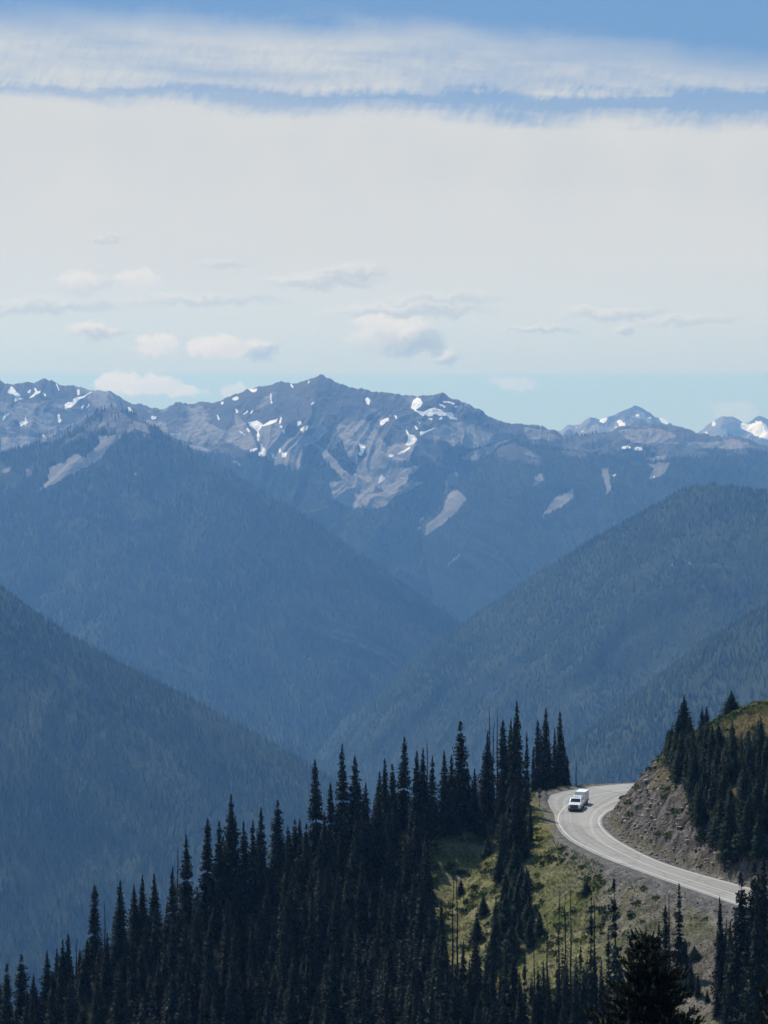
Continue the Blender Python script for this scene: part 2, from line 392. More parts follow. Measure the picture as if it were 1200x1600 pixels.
MAIN = [(-200,600),(-60,606),(0,592),(8,600),(30,599),(57,597),(68,591),(90,599),(105,602),(125,606),(145,609),(170,611),(190,622),(210,632),(225,634),(250,639),(270,632),(282,629),(300,630),(320,629),
 (345,626),(370,615),(390,607),(410,605),(440,595),(455,599),(470,596),(482,594),(501,585),(515,591),(540,604),(570,609),(600,613),(630,617),(670,619),(690,615),(715,625),(750,640),(770,652),
 (787,661),(805,661),(825,665),(845,664),(865,672),(880,680),(900,681),(925,679),(950,677),(970,667),(990,663),(1010,662),(1035,665),(1055,666),(1080,672),(1105,680),(1130,684),(1160,682),(1180,691),(1200,697),(1300,720),(1420,730)]
SNOW = [(20,612,6,7,40,1),(27,619,4,6,0,.9),(48,613,12,4,-40,1),(50,606,8,3,-20,.8),(122,622,20,5,-35,1),(108,634,7,3,-30,.9),(10,650,4,6,10,.9),(37,658,4,8,-10,.8),(92,652,2.5,6,0,.9),(202,638,4,5,30,.9),(240,651,4,3,0,.9),(258,646,3,2,0,.8),
 (396,608,7,3,15,1),(366,622,5,3,0,.9),(371,640,4,3,0,.8),(400,662,15,7,10,1),(425,657,12,3,-20,1),(405,676,4,12,5,1),(408,700,6,9,0,1),(395,703,6,2.5,0,.9),(428,711,3,4,0,.9),(443,710,5,5,0,1),(437,702,2,3,0,.9),(474,670,7,4,-20,1),(468,661,3,3,0,.8),(440,674,3,4,20,.8),(385,673,3,4,0,.8),
 (574,627,4,6,0,1),(600,659,8,4,-15,1),(565,702,4,9,15,1),(595,748,5,7,0,1),(650,632,8,10,0,1),(675,646,28,6,8,1),(700,650,10,5,15,1),(698,628,8,2.5,10,.8),(642,686,7,9,0,1),(630,706,16,3,-25,1),(660,676,12,3,-30,.9),(610,711,4,3,0,.9),(758,723,6,4,0,1),(757,712,2,2,0,.9),
 (978,699,7,2.5,0,1),(996,702,8,3,5,1),(958,744,6,3,-10,.9),(1021,746,3,2,0,.9),(832,698,3,2,0,.8),(690,640,6,2,0,.9),(722,635,5,2,0,.8),(340,652,3,5,0,.5),(90,600,1.5,5,20,.8),(425,622,1.5,6,10,.6),(1055,878,6,4,0,.0)]
SCREE_M = [(560,745,45,38,20,.85),(520,690,40,45,-20,.6),(600,720,50,26,-30,.8),(640,700,50,22,-30,.8),(700,770,14,34,25,.9),(690,795,16,22,35,.9),(655,815,9,10,30,.8),(880,780,26,9,-28,.9),(860,795,14,6,-30,.8),(430,690,60,16,8,.6),(350,680,40,14,15,.5),
 (760,690,20,18,-30,.7),(780,680,40,10,10,.6),(840,682,26,8,5,.6),(1000,690,50,12,0,.6),(1020,725,24,16,0,.6),(960,712,10,8,0,.5),(60,680,70,14,-6,.6),(150,650,40,16,-10,.5),(1100,690,50,7,5,.5),(1070,700,30,8,0,.4),(1035,745,12,10,-20,.5),(615,665,40,20,0,.4),(980,770,4,16,5,.5),(875,790,14,5,-35,.6)]
K = 1200/260
SNOWP = ZP(300, 560, K, [(400,460),(470,450),(510,470),(500,505),(480,520),(488,560),(482,602),(466,590),(472,530),(440,500),(415,485)], [(505,485),(560,450),(622,432),(610,455),(560,480),(520,492)], [(488,612),(510,612),(512,640),(535,655),(528,706),(480,700),(478,682),(498,670)],
  [(415,655),(475,648),(472,664),(418,674)], [(572,682),(588,680),(592,705),(606,718),(585,722),(574,705)], [(646,680),(690,678),(676,714),(650,716)], [(622,648),(640,650),(642,680),(628,682)], [(776,508),(808,486),(838,490),(826,515),(800,532),(784,522)], [(755,462),(772,450),(790,460),(784,480),(762,486)],
  [(636,422),(652,428),(640,470),(626,474)], [(646,515),(668,512),(676,542),(656,540)], [(386,495),(398,497),(418,524),(410,534),(392,512)], [(404,218),(440,222),(474,218),(462,240),(432,246)], [(286,290),(320,274),(338,280),(332,298),(300,304)], [(308,362),(322,364),(334,386),(318,396)], [(366,402),(398,376),(404,384),(378,404)],
  [(418,396),(434,370),(442,380),(430,400)], [(562,256),(572,254),(574,300),(582,322),(568,326)], [(708,186),(718,184),(732,210),(722,214)], [(856,330),(876,308),(884,322),(866,334)], [(176,408),(186,406),(200,440),(190,444)], [(210,316),(226,312),(222,332),(212,332)], [(634,486),(652,484),(654,500),(636,502)], [(340,520),(386,548),(378,552),(342,528)], [(834,176),(846,160),(850,166),(838,182)])
SNOWP += ZP(540, 560, K, [(486,300),(515,282),(540,290),(556,325),(540,345),(505,368),(520,378),(560,385),(600,365),(640,355),(690,372),(720,392),(760,388),(780,405),(778,425),(812,434),(800,440),(750,436),(745,420),(700,412),(680,415),(640,398),(630,415),(600,418),(572,405),(560,420),(520,392),(470,355)],
  [(594,430),(632,432),(620,446),(598,440)], [(668,440),(690,420),(700,430),(686,446)], [(670,326),(690,328),(720,345),(716,355),(680,342)], [(700,310),(740,306),(786,322),(780,332),(740,318),(706,320)], [(782,344),(814,342),(806,356),(790,354)],
  [(246,450),(290,432),(310,424),(314,446),(290,458),(268,486),(248,478)], [(314,408),(326,406),(322,420)], [(140,290),(160,280),(178,300),(170,336),(150,325)], [(352,412),(362,410),(374,434),(364,436)], [(94,604),(104,618),(134,626),(146,646),(128,676),(112,704),(94,690),(96,674),(112,672),(104,640)],
  [(430,514),(440,514),(458,545),(500,556),(518,580),(500,610),(470,626),(430,626),(452,580),(448,556)], [(538,524),(560,530),(600,515),(642,498),(640,508),(600,524),(560,545),(538,560)], [(372,686),(420,662),(464,634),(468,648),(420,678),(376,696)], [(312,694),(330,690),(350,704),(330,714),(312,708)], [(262,616),(280,614),(280,626),(264,628)],
  [(242,862),(262,842),(284,862),(276,882),(250,892),(234,906)], [(982,756),(1010,738),(1028,740),(1026,770),(990,774)], [(992,706),(1004,698),(1012,708),(998,718)], [(514,450),(522,450),(544,472),(534,474)], [(494,486),(506,486),(522,512),(512,512)])
SNOWP += ZP(0, 580, K, [(52,150),(80,108),(98,120),(120,150),(148,170),(136,192),(168,196),(160,204),(128,208),(104,224),(104,200),(112,180),(90,165),(60,162)], [(204,196),(240,165),(254,148),(246,124),(256,120),(270,146),(296,140),(290,156),(258,170),(236,188)], [(196,150),(220,130),(224,140),(212,160)],
  [(466,240),(492,222),(526,224),(524,204),(556,190),(600,178),(662,144),(660,152),(610,186),(560,214),(540,238),(510,262),(470,270)], [(554,134),(574,132),(576,166),(560,172)], [(16,350),(32,304),(68,298),(64,312),(44,320),(28,362)], [(136,368),(176,360),(184,322),(192,360),(202,372),(186,376),(184,408),(176,382),(152,398)],
  [(416,312),(428,310),(436,340),(444,358),(428,376),(418,356)], [(304,456),(324,458),(322,478),(308,478)], [(302,508),(326,504),(318,530),(308,526)], [(920,262),(936,256),(944,276),(966,290),(958,304),(930,298)], [(1086,330),(1100,318),(1112,326),(1130,324),(1124,346),(1096,348)], [(584,262),(602,242),(606,248),(592,270)], [(628,262),(640,234),(646,240),(636,264)], [(404,94),(414,92),(430,138),(420,140)], [(314,158),(324,158),(334,180),(324,182)])
SNOWP += [[(971,698),(982,696),(987,700),(972,702)], [(990,701),(996,698),(1003,699),(1004,704),(992,704)], [(954,743),(963,740),(960,745)], [(1018,744),(1023,744),(1022,747)]]
SCRP = [(p, .9) for p in ZP(300, 560, K, [(480,510),(620,440),(650,545),(720,575),(860,545),(930,470),(980,520),(900,600),(800,640),(780,800),(740,810),(700,770),(640,745),(600,770),(540,715),(500,600)], [(300,400),(350,430),(400,490),(460,600),(470,660),(380,660),(250,600),(100,530),(0,470),(0,400),(120,470),(240,520),(320,480)], [(1060,470),(1200,480),(1200,770),(1150,740),(1100,640),(1020,480)], [(880,620),(960,660),(1100,800),(1200,870),(1200,923),(1080,923),(1080,840),(960,740)])]
SCRP += [(p, .85) for p in ZP(540, 560, K, [(0,470),(100,440),(180,470),(250,590),(300,640),(420,600),(520,620),(470,700),(380,780),(430,800),(560,760),(480,840),(420,923),(80,923),(60,850),(100,760),(150,700),(150,640),(60,620),(0,560)], [(620,520),(700,470),(860,450),(1000,520),(1090,560),(1000,640),(880,650),(820,600),(780,650),(700,560),(640,620)], [(1000,640),(1160,590),(1080,720),(1000,700),(940,740),(820,720)], [(730,830),(800,820),(820,923),(720,923)])]
SCRP += [(p, .8) for p in ZP(0, 580, K, [(0,480),(300,480),(400,420),(520,380),(640,300),(760,250),(700,330),(560,380),(450,430),(330,520),(150,575),(0,590)], [(0,220),(120,240),(260,230),(340,215),(200,275),(0,285)], [(1000,340),(1200,370),(1200,440),(1100,400)])]
SCRP += [([(512,752),(662,752),(645,765),(618,775),(602,790),(575,795),(545,792),(522,780)], .9), ([(695,760),(712,765),(722,780),(700,800),(680,815),(650,830),(658,812),(680,795),(690,775)], .95), ([(870,775),(900,760),(898,775),(875,792),(845,808),(858,790)], .95), ([(965,672),(1030,668),(1060,680),(1020,695),(985,690)], .7), ([(1005,715),(1045,712),(1030,740),(1010,745),(1030,725)], .7), ([(820,668),(860,672),(840,690),(818,680)], .7), ([(1040,690),(1160,688),(1190,700),(1090,700)], .55)]
BSCR = [(p, v) for v, L in ((1., ZP(0, 580, K, [(700,470),(790,470),(880,455),(850,500),(790,545),(720,635),(560,725),(400,815),(270,862),(350,785),(355,705),(450,670),(545,600),(600,622),(665,575),(700,520)], [(940,350),(1050,395),(1095,455),(1000,430),(950,420)])), (.42, ZP(0, 580, K, [(750,285),(820,262),(930,340),(960,430),(870,460),(760,440),(700,400)]))) for p in L]
def Yv(l, f): return [(a, b, f(a)) for a, b in l]
mountain('jagged bare rock range with snow patches across the middle of the skyline', Yv(MAIN, lambda a: 9050+150*math.sin(a/130.)),
         [(-200,180),(300,180),(500,185),(560,195),(800,195),(900,182),(1420,190)], 2200, .60, 2100, 440, gull=(430, 120), iso=(520, 34), crag=(19, 52), treeline=-60, snow=(), polys=SCRP, snowpolys=SNOWP, seed=3, rockiness=34, barren=.10,
         trees=('far dark conifer forest on the flanks of the snow-patched range', 9, 11, 20, 2, 5, 5, M_FARTREE2))
FARB = [(840,690),(877,672),(887,662),(905,662),(914,657),(922,651),(945,652),(970,642),(985,637),(992,635),(1000,640),(1025,651),(1050,662),(1075,672),(1095,690)]
mountain('small pale blue pointed peak behind the right part of the main range', Yv(FARB, lambda a: 13500), [(840,180),(1095,180)], 1500, .62, 420, 70, gull=(420, 90), iso=(500, 50), crag=(28, 120), treeline=-400, seed=8, rockiness=70,
         snow=[(943,656,8,5,-30,1),(970,662,9,5,40,1),(1038,657,9,5,40,1),(996,648,5,3,0,.9),(911,675,5,3,0,.8),(962,668,4,4,0,.7),(1015,652,4,2,20,.8),(900,668,3,3,0,.7)])
FARC = [(1080,690),(1095,674),(1110,660),(1125,652),(1145,651),(1160,658),(1168,661),(1180,654),(1187,651),(1200,657),(1225,648),(1260,640),(1320,655),(1400,680)]
mountain('snow-covered far peak at the right edge of the skyline', Yv(FARC, lambda a: 15000), [(1080,180),(1400,180)], 1500, .62, 420, 70, gull=(420, 90), iso=(500, 50), crag=(26, 120), treeline=-400, seed=9, rockiness=60,
         snow=[(1185,672,22,11,20,1),(1165,668,12,6,30,.95),(1200,680,20,8,10,.9),(1190,664,14,6,30,.9),(1115,663,5,8,20,.7),(1103,676,5,5,0,.7),(1170,682,20,6,0,.6)])
MRGT = [(1420,762),(1300,742),(1200,722),(1130,714),(1060,716),(1000,722),(960,716),(900,706),(860,700),(825,693),(800,690),(780,700),(760,716),(742,735),(722,757),(702,778),(684,800),(668,820),(655,842),(640,864),(624,890),(600,925)][::-1]
mountain('forested shoulder below the right half of the rocky range, split by pale scree chutes', Yv(MRGT, lambda a: 8350+min(0, a-800)*1.2+60*math.sin(a/60.)), [(600,150),(700,150),(800,175),(1420,192)], 1700, .60, 1100, 200, gull=(330, 75), iso=(380, 40), crag=(9, 40), treeline=-20, seed=61, rockiness=16, barren=.05,
         polys=[([(700,772),(716,765),(728,780),(712,800),(692,818),(664,838),(668,818),(688,800)], .9), ([(868,778),(898,762),(898,777),(875,793),(846,808),(858,790)], .9), ([(1010,722),(1045,724),(1032,742),(1012,748),(1022,730)], .7), ([(940,730),(950,730),(956,765),(948,775)], .6), ([(700,880),(722,862),(716,874),(690,892)], .6), ([(835,745),(850,738),(846,752),(832,762)], .6)],
         snowpolys=[[(954,743),(963,740),(960,745)], [(1018,744),(1023,744),(1022,747)]], back=600,
         trees=('far conifers on the shoulder below the right half of the rocky range', 8.6, 9, 17, 2, 5, 65, M_FARTREE2))
SUBR = [(60,790),(130,710),(172,652),(200,657),(250,683),(300,695),(330,704),(370,722),(400,738),(450,760),(490,785),(530,815),(580,850),(630,885),(680,935),(730,985),(790,1040)]
mountain('long scree-topped spur running down behind the pyramid-shaped hill', Yv(SUBR, lambda a: 8750-(a-160)*1.0), [(60,170),(400,150),(790,130)], 1700, .60, 520, 130, gull=(420, 60), iso=(500, 40), crag=(8, 50), treeline=20, seed=12, rockiness=20,
         scree=[(300,692,45,5,20,.8),(350,708,45,4,25,.6),(430,753,50,4,30,.8),(270,680,40,7,20,.7),(380,728,26,4,25,.6),(620,880,12,3,40,.5)], back=900,
         trees=('far conifers on the scree-topped spur', 11, 13, 21, 2, 5, 15, M_FARTREE2))
BIGL = [(-250,790),(-100,740),(0,712),(40,702),(75,688),(100,676),(125,660),(150,645),(165,638),(176,634),(190,641),(205,645),(220,655),(245,672),(280,695),(330,722),(400,765),(460,800),(520,842),(580,880),(640,918),(700,962),(740,1000),(800,1060),(860,1120)]
mountain('big forested pyramid-shaped hill on the left with a bald rocky tip', Yv(BIGL, lambda a: 7500-max(0, a-176)*1.8), [(-250,185),(100,178),(176,172),(330,150),(860,120)], 2300, .60, 1300, 260, gull=(460, 78), iso=(560, 60), crag=(9, 40), treeline=60, seed=21, rockiness=14,
         scree=[(10,735,10,6,-20,.6),(45,740,5,9,0,.5),(215,742,6,4,20,.6),(140,760,5,4,0,.4),(232,682,14,3,20,.5),(250,688,10,3,20,.5)], polys=BSCR, barren=.1,
         snow=[(66,684,2,5,0,.9),(70,690,2,3,0,.9)],
         trees=('dense blue-hazed conifer forest over the left pyramid-shaped hill', 8.6, 13, 23, 3, 5, 25, M_FARTREE2))
RMID = [(1420,800),(1300,772),(1200,771),(1150,763),(1115,757),(1090,759),(1060,769),(1040,782),(1010,800),(950,832),(880,873),(800,926),(720,978),(660,1024),(600,1075),(540,1120),(480,1165),(420,1205)][::-1]
mountain('forested ridge sloping down from the right into the deep valley', Yv(RMID, lambda a: 5500+(1100-a)*1.1), [(420,215),(800,212),(1100,195),(1420,185)], 1800, .60, 900, 210, gull=(400, 72), iso=(480, 48), crag=(4, 40), treeline=900, seed=31, rockiness=8,
         scree=[(1075,880,5,2,-30,.6),(1052,884,3,3,0,.6),(1133,900,2,4,0,.6),(985,925,2,3,0,.5)],
         trees=('dense blue-green conifer forest on the ridge sloping in from the right', 6.3, 7, 14, 3, 5, 35, M_FARTREE, 220))
RLOW = [(1420,820),(1300,890),(1200,948),(1150,975),(1100,1008),(1050,1044),(1000,1083),(950,1122),(900,1160),(850,1200),(800,1240),(740,1290),(660,1350)][::-1]
mountain('darker forested spur just behind the hill at right', Yv(RLOW, lambda a: 4000+(1100-a)*.5), [(660,215),(1420,200)], 1500, .60, 500, 150, gull=(330, 62), iso=(420, 40), crag=(4, 40), treeline=900, seed=41, rockiness=6,
         trees=('dark conifer forest on the low spur behind the right hill', 6.2, 8, 14, 3, 6, 45, M_FARTREE, 200))
LNEAR = [(-300,780),(-150,845),(0,920),(30,942),(60,962),(100,990),(130,1008),(200,1048),(250,1072),(300,1096),(350,1122),(400,1150),(460,1186),(520,1226),(600,1290),(700,1370),(800,1450)]
mountain('near forested slope dropping from the left edge into the valley', Yv(LNEAR, lambda a: 4200-max(0, a)*.25), [(-300,180),(100,170),(500,150),(800,140)], 1600, .60, 900, 240, gull=(360, 78), iso=(380, 44), crag=(4, 40), treeline=900, seed=51, rockiness=8,
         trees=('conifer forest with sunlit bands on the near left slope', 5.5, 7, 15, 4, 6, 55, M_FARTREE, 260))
# valley floor, one sheet reaching past the last range
g = np.array([(-9500, -1400, FLOOR), (9500, -1400, FLOOR), (9500, 17600, FLOOR), (-9500, 17600, FLOOR)])
gm, gb, gN = mat('valley_ground', .95, .05)
gN.t.links.new(gN.mix(gN.noise(geopos(gN), 1/60, 6, .6), (.025, .04, .022), (.06, .075, .04)), gb.inputs['Base Color'])
obj('ground', mesh_np('ground', g, np.array([[0, 1, 2, 3]]), gm), label='wooded valley floor far below the road', cat='ground', kind='structure')

print('T far', time.time()-_T0)
# ------------------------------------------------------------------ the near hillside and its road
ROADZ = -60.0
def onroad(px, py): Y = -ROADZ*F/(py-HY); return ((px-600)/F*Y, Y)
OUT_PX = [(1400,1510),(1250,1450),(1150,1414),(1083,1391),(1033,1374),(1000,1362),(967,1350),(933,1336),(910,1325),(887,1312),(874,1299),(867,1285),(867,1276),(864,1268),(857,1258),(853,1250),(858,1243),(868,1240),(883,1236),(917,1230),(950,1226.5),(1000,1223)]
IN_PX = [(1400,1455),(1250,1408),(1153,1382),(1083,1363),(1033,1347),(1000,1332),(967,1314),(950,1301),(941,1290),(939,1281),(945,1272),(960,1263),(977,1256),(987,1250),(997,1240)]
def smooth_poly(P, it=2):
    P = np.array(P, float)
    for _ in range(it):
        Q = [P[0]]
        for i in range(len(P)-1): Q += [P[i]*.75+P[i+1]*.25, P[i]*.25+P[i+1]*.75]
        Q.append(P[-1]); P = np.array(Q)
    return P
OUT = smooth_poly([onroad(*p) for p in OUT_PX]+[(52, 394), (72, 393), (110, 386), (200, 370)])
INN = smooth_poly([onroad(*p) for p in IN_PX]+[(51, 384), (72, 383), (110, 377), (200, 361)])
OUT = np.concatenate([[(120, 150)], OUT]); INN = np.concatenate([[(128, 160)], INN])
def dist_poly(x, y, P):
    d = np.full(x.shape, 1e9)
    for (ax, ay), (bx, by) in zip(P[:-1], P[1:]):
        vx, vy = bx-ax, by-ay
        t = np.clip(((x-ax)*vx+(y-ay)*vy)/(vx*vx+vy*vy+1e-9), 0, 1)
        d = np.minimum(d, np.hypot(x-ax-t*vx, y-ay-t*vy))
    return d
def inside(x, y, P):
    r = np.zeros(x.shape, bool); n = len(P)
    for i in range(n):
        (ax, ay), (bx, by) = P[i], P[(i+1) % n]
        c = ((ay > y) != (by > y)) & (x < (bx-ax)*(y-ay)/(by-ay+1e-12)+ax)
        r ^= c
    return r
PAVE = np.concatenate([OUT, INN[::-1]])
HILLP = np.concatenate([INN, [(1900, 200), (1900, -100), (300, -100)]])
SP = np.array([((px-600)/F*Y, Y, (HY-py)/F*Y) for px, py, Y in [(-900,2500,270),(-500,2150,290),(-150,1790,315),(0,1640,322),(145,1524,330),(250,1458,336),(360,1394,342),(490,1337,350),(600,1299,358),(715,1270,366),(790,1251,371),(850,1238,375)]])
def smax(a, b, k): 
    h = np.clip(.5+.5*(a-b)/k, 0, 1); return b*(1-h)+a*h+k*h*(1-h)
def H(x, y, detail=True, full=False):
    x = np.atleast_1d(np.asarray(x, float)); y = np.atleast_1d(np.asarray(y, float))
    din = dist_poly(x, y, INN); dout = dist_poly(x, y, OUT)
    onp = inside(x, y, PAVE); hill = inside(x, y, HILLP) & ~onp
    # outer side
    d = np.where(onp, 0, np.minimum(dout, din))
    do = np.clip(d-1.6, 0, None)
    ze = ROADZ - .04*np.minimum(d, 1.6) - .66*(np.sqrt(do**2+1.2**2)-1.2)
    # the spur that carries the left-hand forest
    zc = np.interp(x, SP[:, 0], SP[:, 2]); yc = np.interp(x, SP[:, 0], SP[:, 1]); fade = np.clip((x-SP[-1, 0])*1.2, 0, None)
    dy = y-yc; dd = np.sqrt(dy**2+3.**2)-3.
    zs = zc - np.where(dy < 0, .60, .85)*dd - fade
    zs = zs + (ridged(x/34+.2*fbm(x/20, y/20, 2), y/150, 2, .5, 4)-.6)*7*np.clip(-dy/25, 0, 1)
    z = smax(ze, zs, 3.0)
    # the slope we stand on
    zn = -1.9-.46*np.maximum(y, 0)-.0*x
    z = np.maximum(z, np.where(y < 215, zn, -1e4))
    # cut bank and hill inside the bend
    dh = din
    zh = ROADZ + 1.15*np.clip(dh-.9, 0, 5.2) + .84*np.clip(dh-6.1, 0, 9.5) + .48*np.clip(dh-15.6, 0, 9) + .16*np.clip(dh-24.6, 0, 60)
    zh = zh + fbm(x/14, y/14, 3, .5, 12)*1.5*sstep(dh, 3, 12)
    z = np.where(hill, zh, z)
    if detail:
        off = sstep(d, .3, 3.0)*np.where(onp, 0, 1)
        z = z + off*(fbm(x/9, y/9, 5, .5, 2)*.9)
        bank = np.where(hill, sstep(dh, .8, 2.2)*(1-sstep(dh, 8.5, 13)), 0)
        rk = .55*ridged(x/3.1+fbm(x/2, y/2, 2)*.5, y/3.1, 5, .6, 7)+.45*ridged((x*.8+y*.6)/1.7+fbm(x/3, y/3, 2)*.8, (y*.8-x*.6)/6., 4, .6, 17)
        z = z + bank*((rk-.55)*3.2)
        sc = np.where(~hill & ~onp, sstep(d, 2., 5.), 0)
        # shallow rills running down the slope
        z = z + sc*(ridged((x*.26-y*.96)/3.4+fbm(x/6, y/6, 3)*.5, (x*.96+y*.26)/30, 4, .6, 9)-.6)*.55
    z = np.where(onp, ROADZ-.06, z)
    z = np.maximum(z, FLOOR-5)
    if full: return z, d, dh, hill, onp
    return z
def H1(x, y): return float(H(x, y)[0])

gx = np.concatenate([np.arange(-1600, -400, 60), np.arange(-400, -105, 9), np.arange(-105, 82, .45), np.arange(82, 400, 8), np.arange(400, 1600, 60)])
gy = np.concatenate([np.arange(-30, 245, 6), np.arange(245, 402, .45), np.arange(402, 800, 10), np.arange(800, 2300, 50)])
GX, GY = np.meshgrid(gx, gy)
GZ, GD, GDH, GHILL, GONP = H(GX.ravel(), GY.ravel(), full=True)
gxr, gyr = GX.ravel(), GY.ravel()
ppx, ppy = proj(gxr, gyr, GZ)
# ground colours (albedo), by what grows or lies where
def mixc(f, a, b): return a*(1-f[:, None])+b*f[:, None]
c = lambda *v: np.array(v)[None, :]
n1 = fbm(gxr/5, gyr/5, 5, .6, 14); n2 = fbm(gxr/1.6, gyr/1.6, 4, .6, 15); n3 = fbm(gxr/16, gyr/16, 4, .5, 16)
grass = mixc(sstep(n1+.4*n2, -.5, .5), c(.12, .13, .04), c(.35, .32, .15))
grass = mixc(sstep(n3, .0, .5)*.8, grass, c(.135, .165, .04))
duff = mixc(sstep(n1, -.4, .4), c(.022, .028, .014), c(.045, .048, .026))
scree = mixc(sstep(n2+.5*n1, -.5, .5), c(.13, .115, .092), c(.29, .26, .21))
rockc = mixc(sstep(n2+.3*n1, -.4, .5), c(.08, .069, .06), c(.29, .26, .225))
heath = mixc(sstep(n1+.5*n2, -.4, .4), c(.085, .07, .035), c(.17, .125, .055))
colr = grass
sl = lambda f: f
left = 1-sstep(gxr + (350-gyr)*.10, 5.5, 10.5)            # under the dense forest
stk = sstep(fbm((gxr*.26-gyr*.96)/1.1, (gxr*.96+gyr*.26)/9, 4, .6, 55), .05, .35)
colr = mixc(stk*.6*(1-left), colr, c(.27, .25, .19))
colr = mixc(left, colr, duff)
gr_line = sstep(gxr - (352-gyr)*.12 - 20 + n1*5, 0, 8)*sstep(342-gyr+n1*4, 0, 10)
gr_line = gr_line*(.35+.65*sstep(n1+.6*n3, -.35, .25))
gr_line = np.where(GHILL, 0, gr_line)*(1-.85*sstep(GD + n1*12 + n3*9, 24, 44))
colr = mixc(gr_line, colr, scree)
shoulder = np.where(GHILL, (1-sstep(GDH+n2*.5, .6, 1.6)), 1-sstep(GD+n2*1.0+n1*1.2-sstep(342-gyr, 0, 14)*2.0, 1.0, 2.6))
hl = np.where(GHILL, 1., 0.)
bankm = hl*(1-sstep(GDH+n1*3.0, 6.5, 10.5)); topm = hl*(1-bankm)
colr = mixc(bankm, colr, rockc)
colr = mixc(topm, colr, heath)
foot = hl*(1-sstep(GDH+n1*.8, .9, 2.6))
colr = mixc(foot*.8, colr, c(.19, .17, .08))
gravel = mixc(sstep(n2, -.4, .5), c(.16, .15, .14), c(.27, .255, .235))
colr = mixc(shoulder, colr, gravel)
yel = sstep(fbm(gxr/2.2, gyr/2.2, 4, .6, 44)+.35*np.exp(-((gxr-22)**2/40+(gyr-352)**2/200)), .20, .45)*np.exp(-((gxr-23)**2/50+(gyr-350)**2/500))
colr = mixc(np.clip(yel, 0, 1)*.8, colr, c(.33, .26, .04))
nr, nc = GX.shape; idx = np.arange(nr*nc).reshape(nr, nc)
qf = np.stack([idx[:-1, :-1], idx[:-1, 1:], idx[1:, 1:], idx[1:, :-1]], -1).reshape(-1, 4)
def hill_mat():
    m, b, N = mat('hillside_ground', .95, .08)
    col = attr(N, 'col').outputs['Color']; pos = geopos(N)
    n = N.noise(pos, 2.6, 6, .7); v = N.noise(pos, .8, 4, .6)
    f = N.m('ADD', N.m('MULTIPLY', n, 1.1), N.m('MULTIPLY', v, .5))
    mm = N.n('ShaderNodeMix', data_type='RGBA', blend_type='MULTIPLY'); mm.inputs[0].default_value = 1
    N.t.links.new(col, mm.inputs[6]); cb = N.n('ShaderNodeCombineColor')
    f2 = N.m('POWER', f, 2.2)
    for i in range(3): N.t.links.new(f2, cb.inputs[i])
    N.t.links.new(cb.outputs[0], mm.inputs[7]); N.t.links.new(mm.outputs[2], b.inputs['Base Color'])
    bump(N, b, N.noise(pos, 3.0, 7, .7), .35, .9)
    return m
M_HILL = hill_mat()
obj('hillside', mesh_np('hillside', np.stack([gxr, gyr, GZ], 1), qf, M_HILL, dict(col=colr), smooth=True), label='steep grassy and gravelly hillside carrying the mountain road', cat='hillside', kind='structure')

# ---- road: pavement polygon, verges and paint laid 4 mm apart
def strip(name, L, R, z, m, **k):
    n = len(L); v = np.array([(*p, z) for p in L]+[(*p, z) for p in R])
    f = np.array([(i, i+1, n+i+1, n+i) for i in range(n-1)])
    me = mesh_np(name, v, f, m)
    return obj(name, me, **k)
def resample(P, n):
    s = np.concatenate([[0], np.cumsum(np.hypot(*np.diff(P, axis=0).T))]); t = np.linspace(0, s[-1], n)
    return np.stack([np.interp(t, s, P[:, i]) for i in range(2)], 1)
def offset(P, d):
    T = np.gradient(P, axis=0); T /= np.hypot(T[:, 0], T[:, 1])[:, None]+1e-9
    return P+np.stack([-T[:, 1], T[:, 0]], 1)*d
def road_mat():
    m, b, N = mat('worn_asphalt', .9, .2)
    pos = geopos(N)
    n1 = N.noise(pos, .35, 5, .6); n2 = N.noise(pos, 3.0, 6, .7); t = attr(N, 'across').outputs['Fac']
    # tyre-worn bands that follow the lanes
    w = N.m('ADD', t, N.m('MULTIPLY', N.m('SUBTRACT', n1, .5), .05))
    s = N.noise(N.vec(N.m('MULTIPLY', w, 9.), N.m('MULTIPLY', attr(N, 'along').outputs['Fac'], .010), 0.), 1.6, 5, .6)
    c = N.mix(N.ss(s, .3, .7), (.225, .217, .20), (.335, .322, .295))
    c = N.mix(N.m('MULTIPLY', n2, .35), c, (.20, .197, .185))
    vo = N.n('ShaderNodeTexVoronoi', feature='DISTANCE_TO_EDGE'); vo.inputs['Scale'].default_value = .16
    N.t.links.new(N.vec(N.m('ADD', attr(N, 'along').outputs['Fac'], N.m('MULTIPLY', n2, 3.)), N.m('MULTIPLY_ADD', t, 9., N.m('MULTIPLY', n1, 3.)), 0.), vo.inputs['Vector'])
    c = N.mix(N.m('MULTIPLY', N.ss(vo.outputs[0], .035, .0), .45), c, (.12, .115, .105))
    pt = N.noise(pos, .11, 2, .4); c = N.mix(N.m('MULTIPLY', N.ss(pt, .60, .63), .35), c, (.36, .35, .325))
    N.t.links.new(c, b.inputs['Base Color']); bump(N, b, n2, .01, .6)
    return m
NR = 260
Lr, Rr = resample(OUT, NR), None
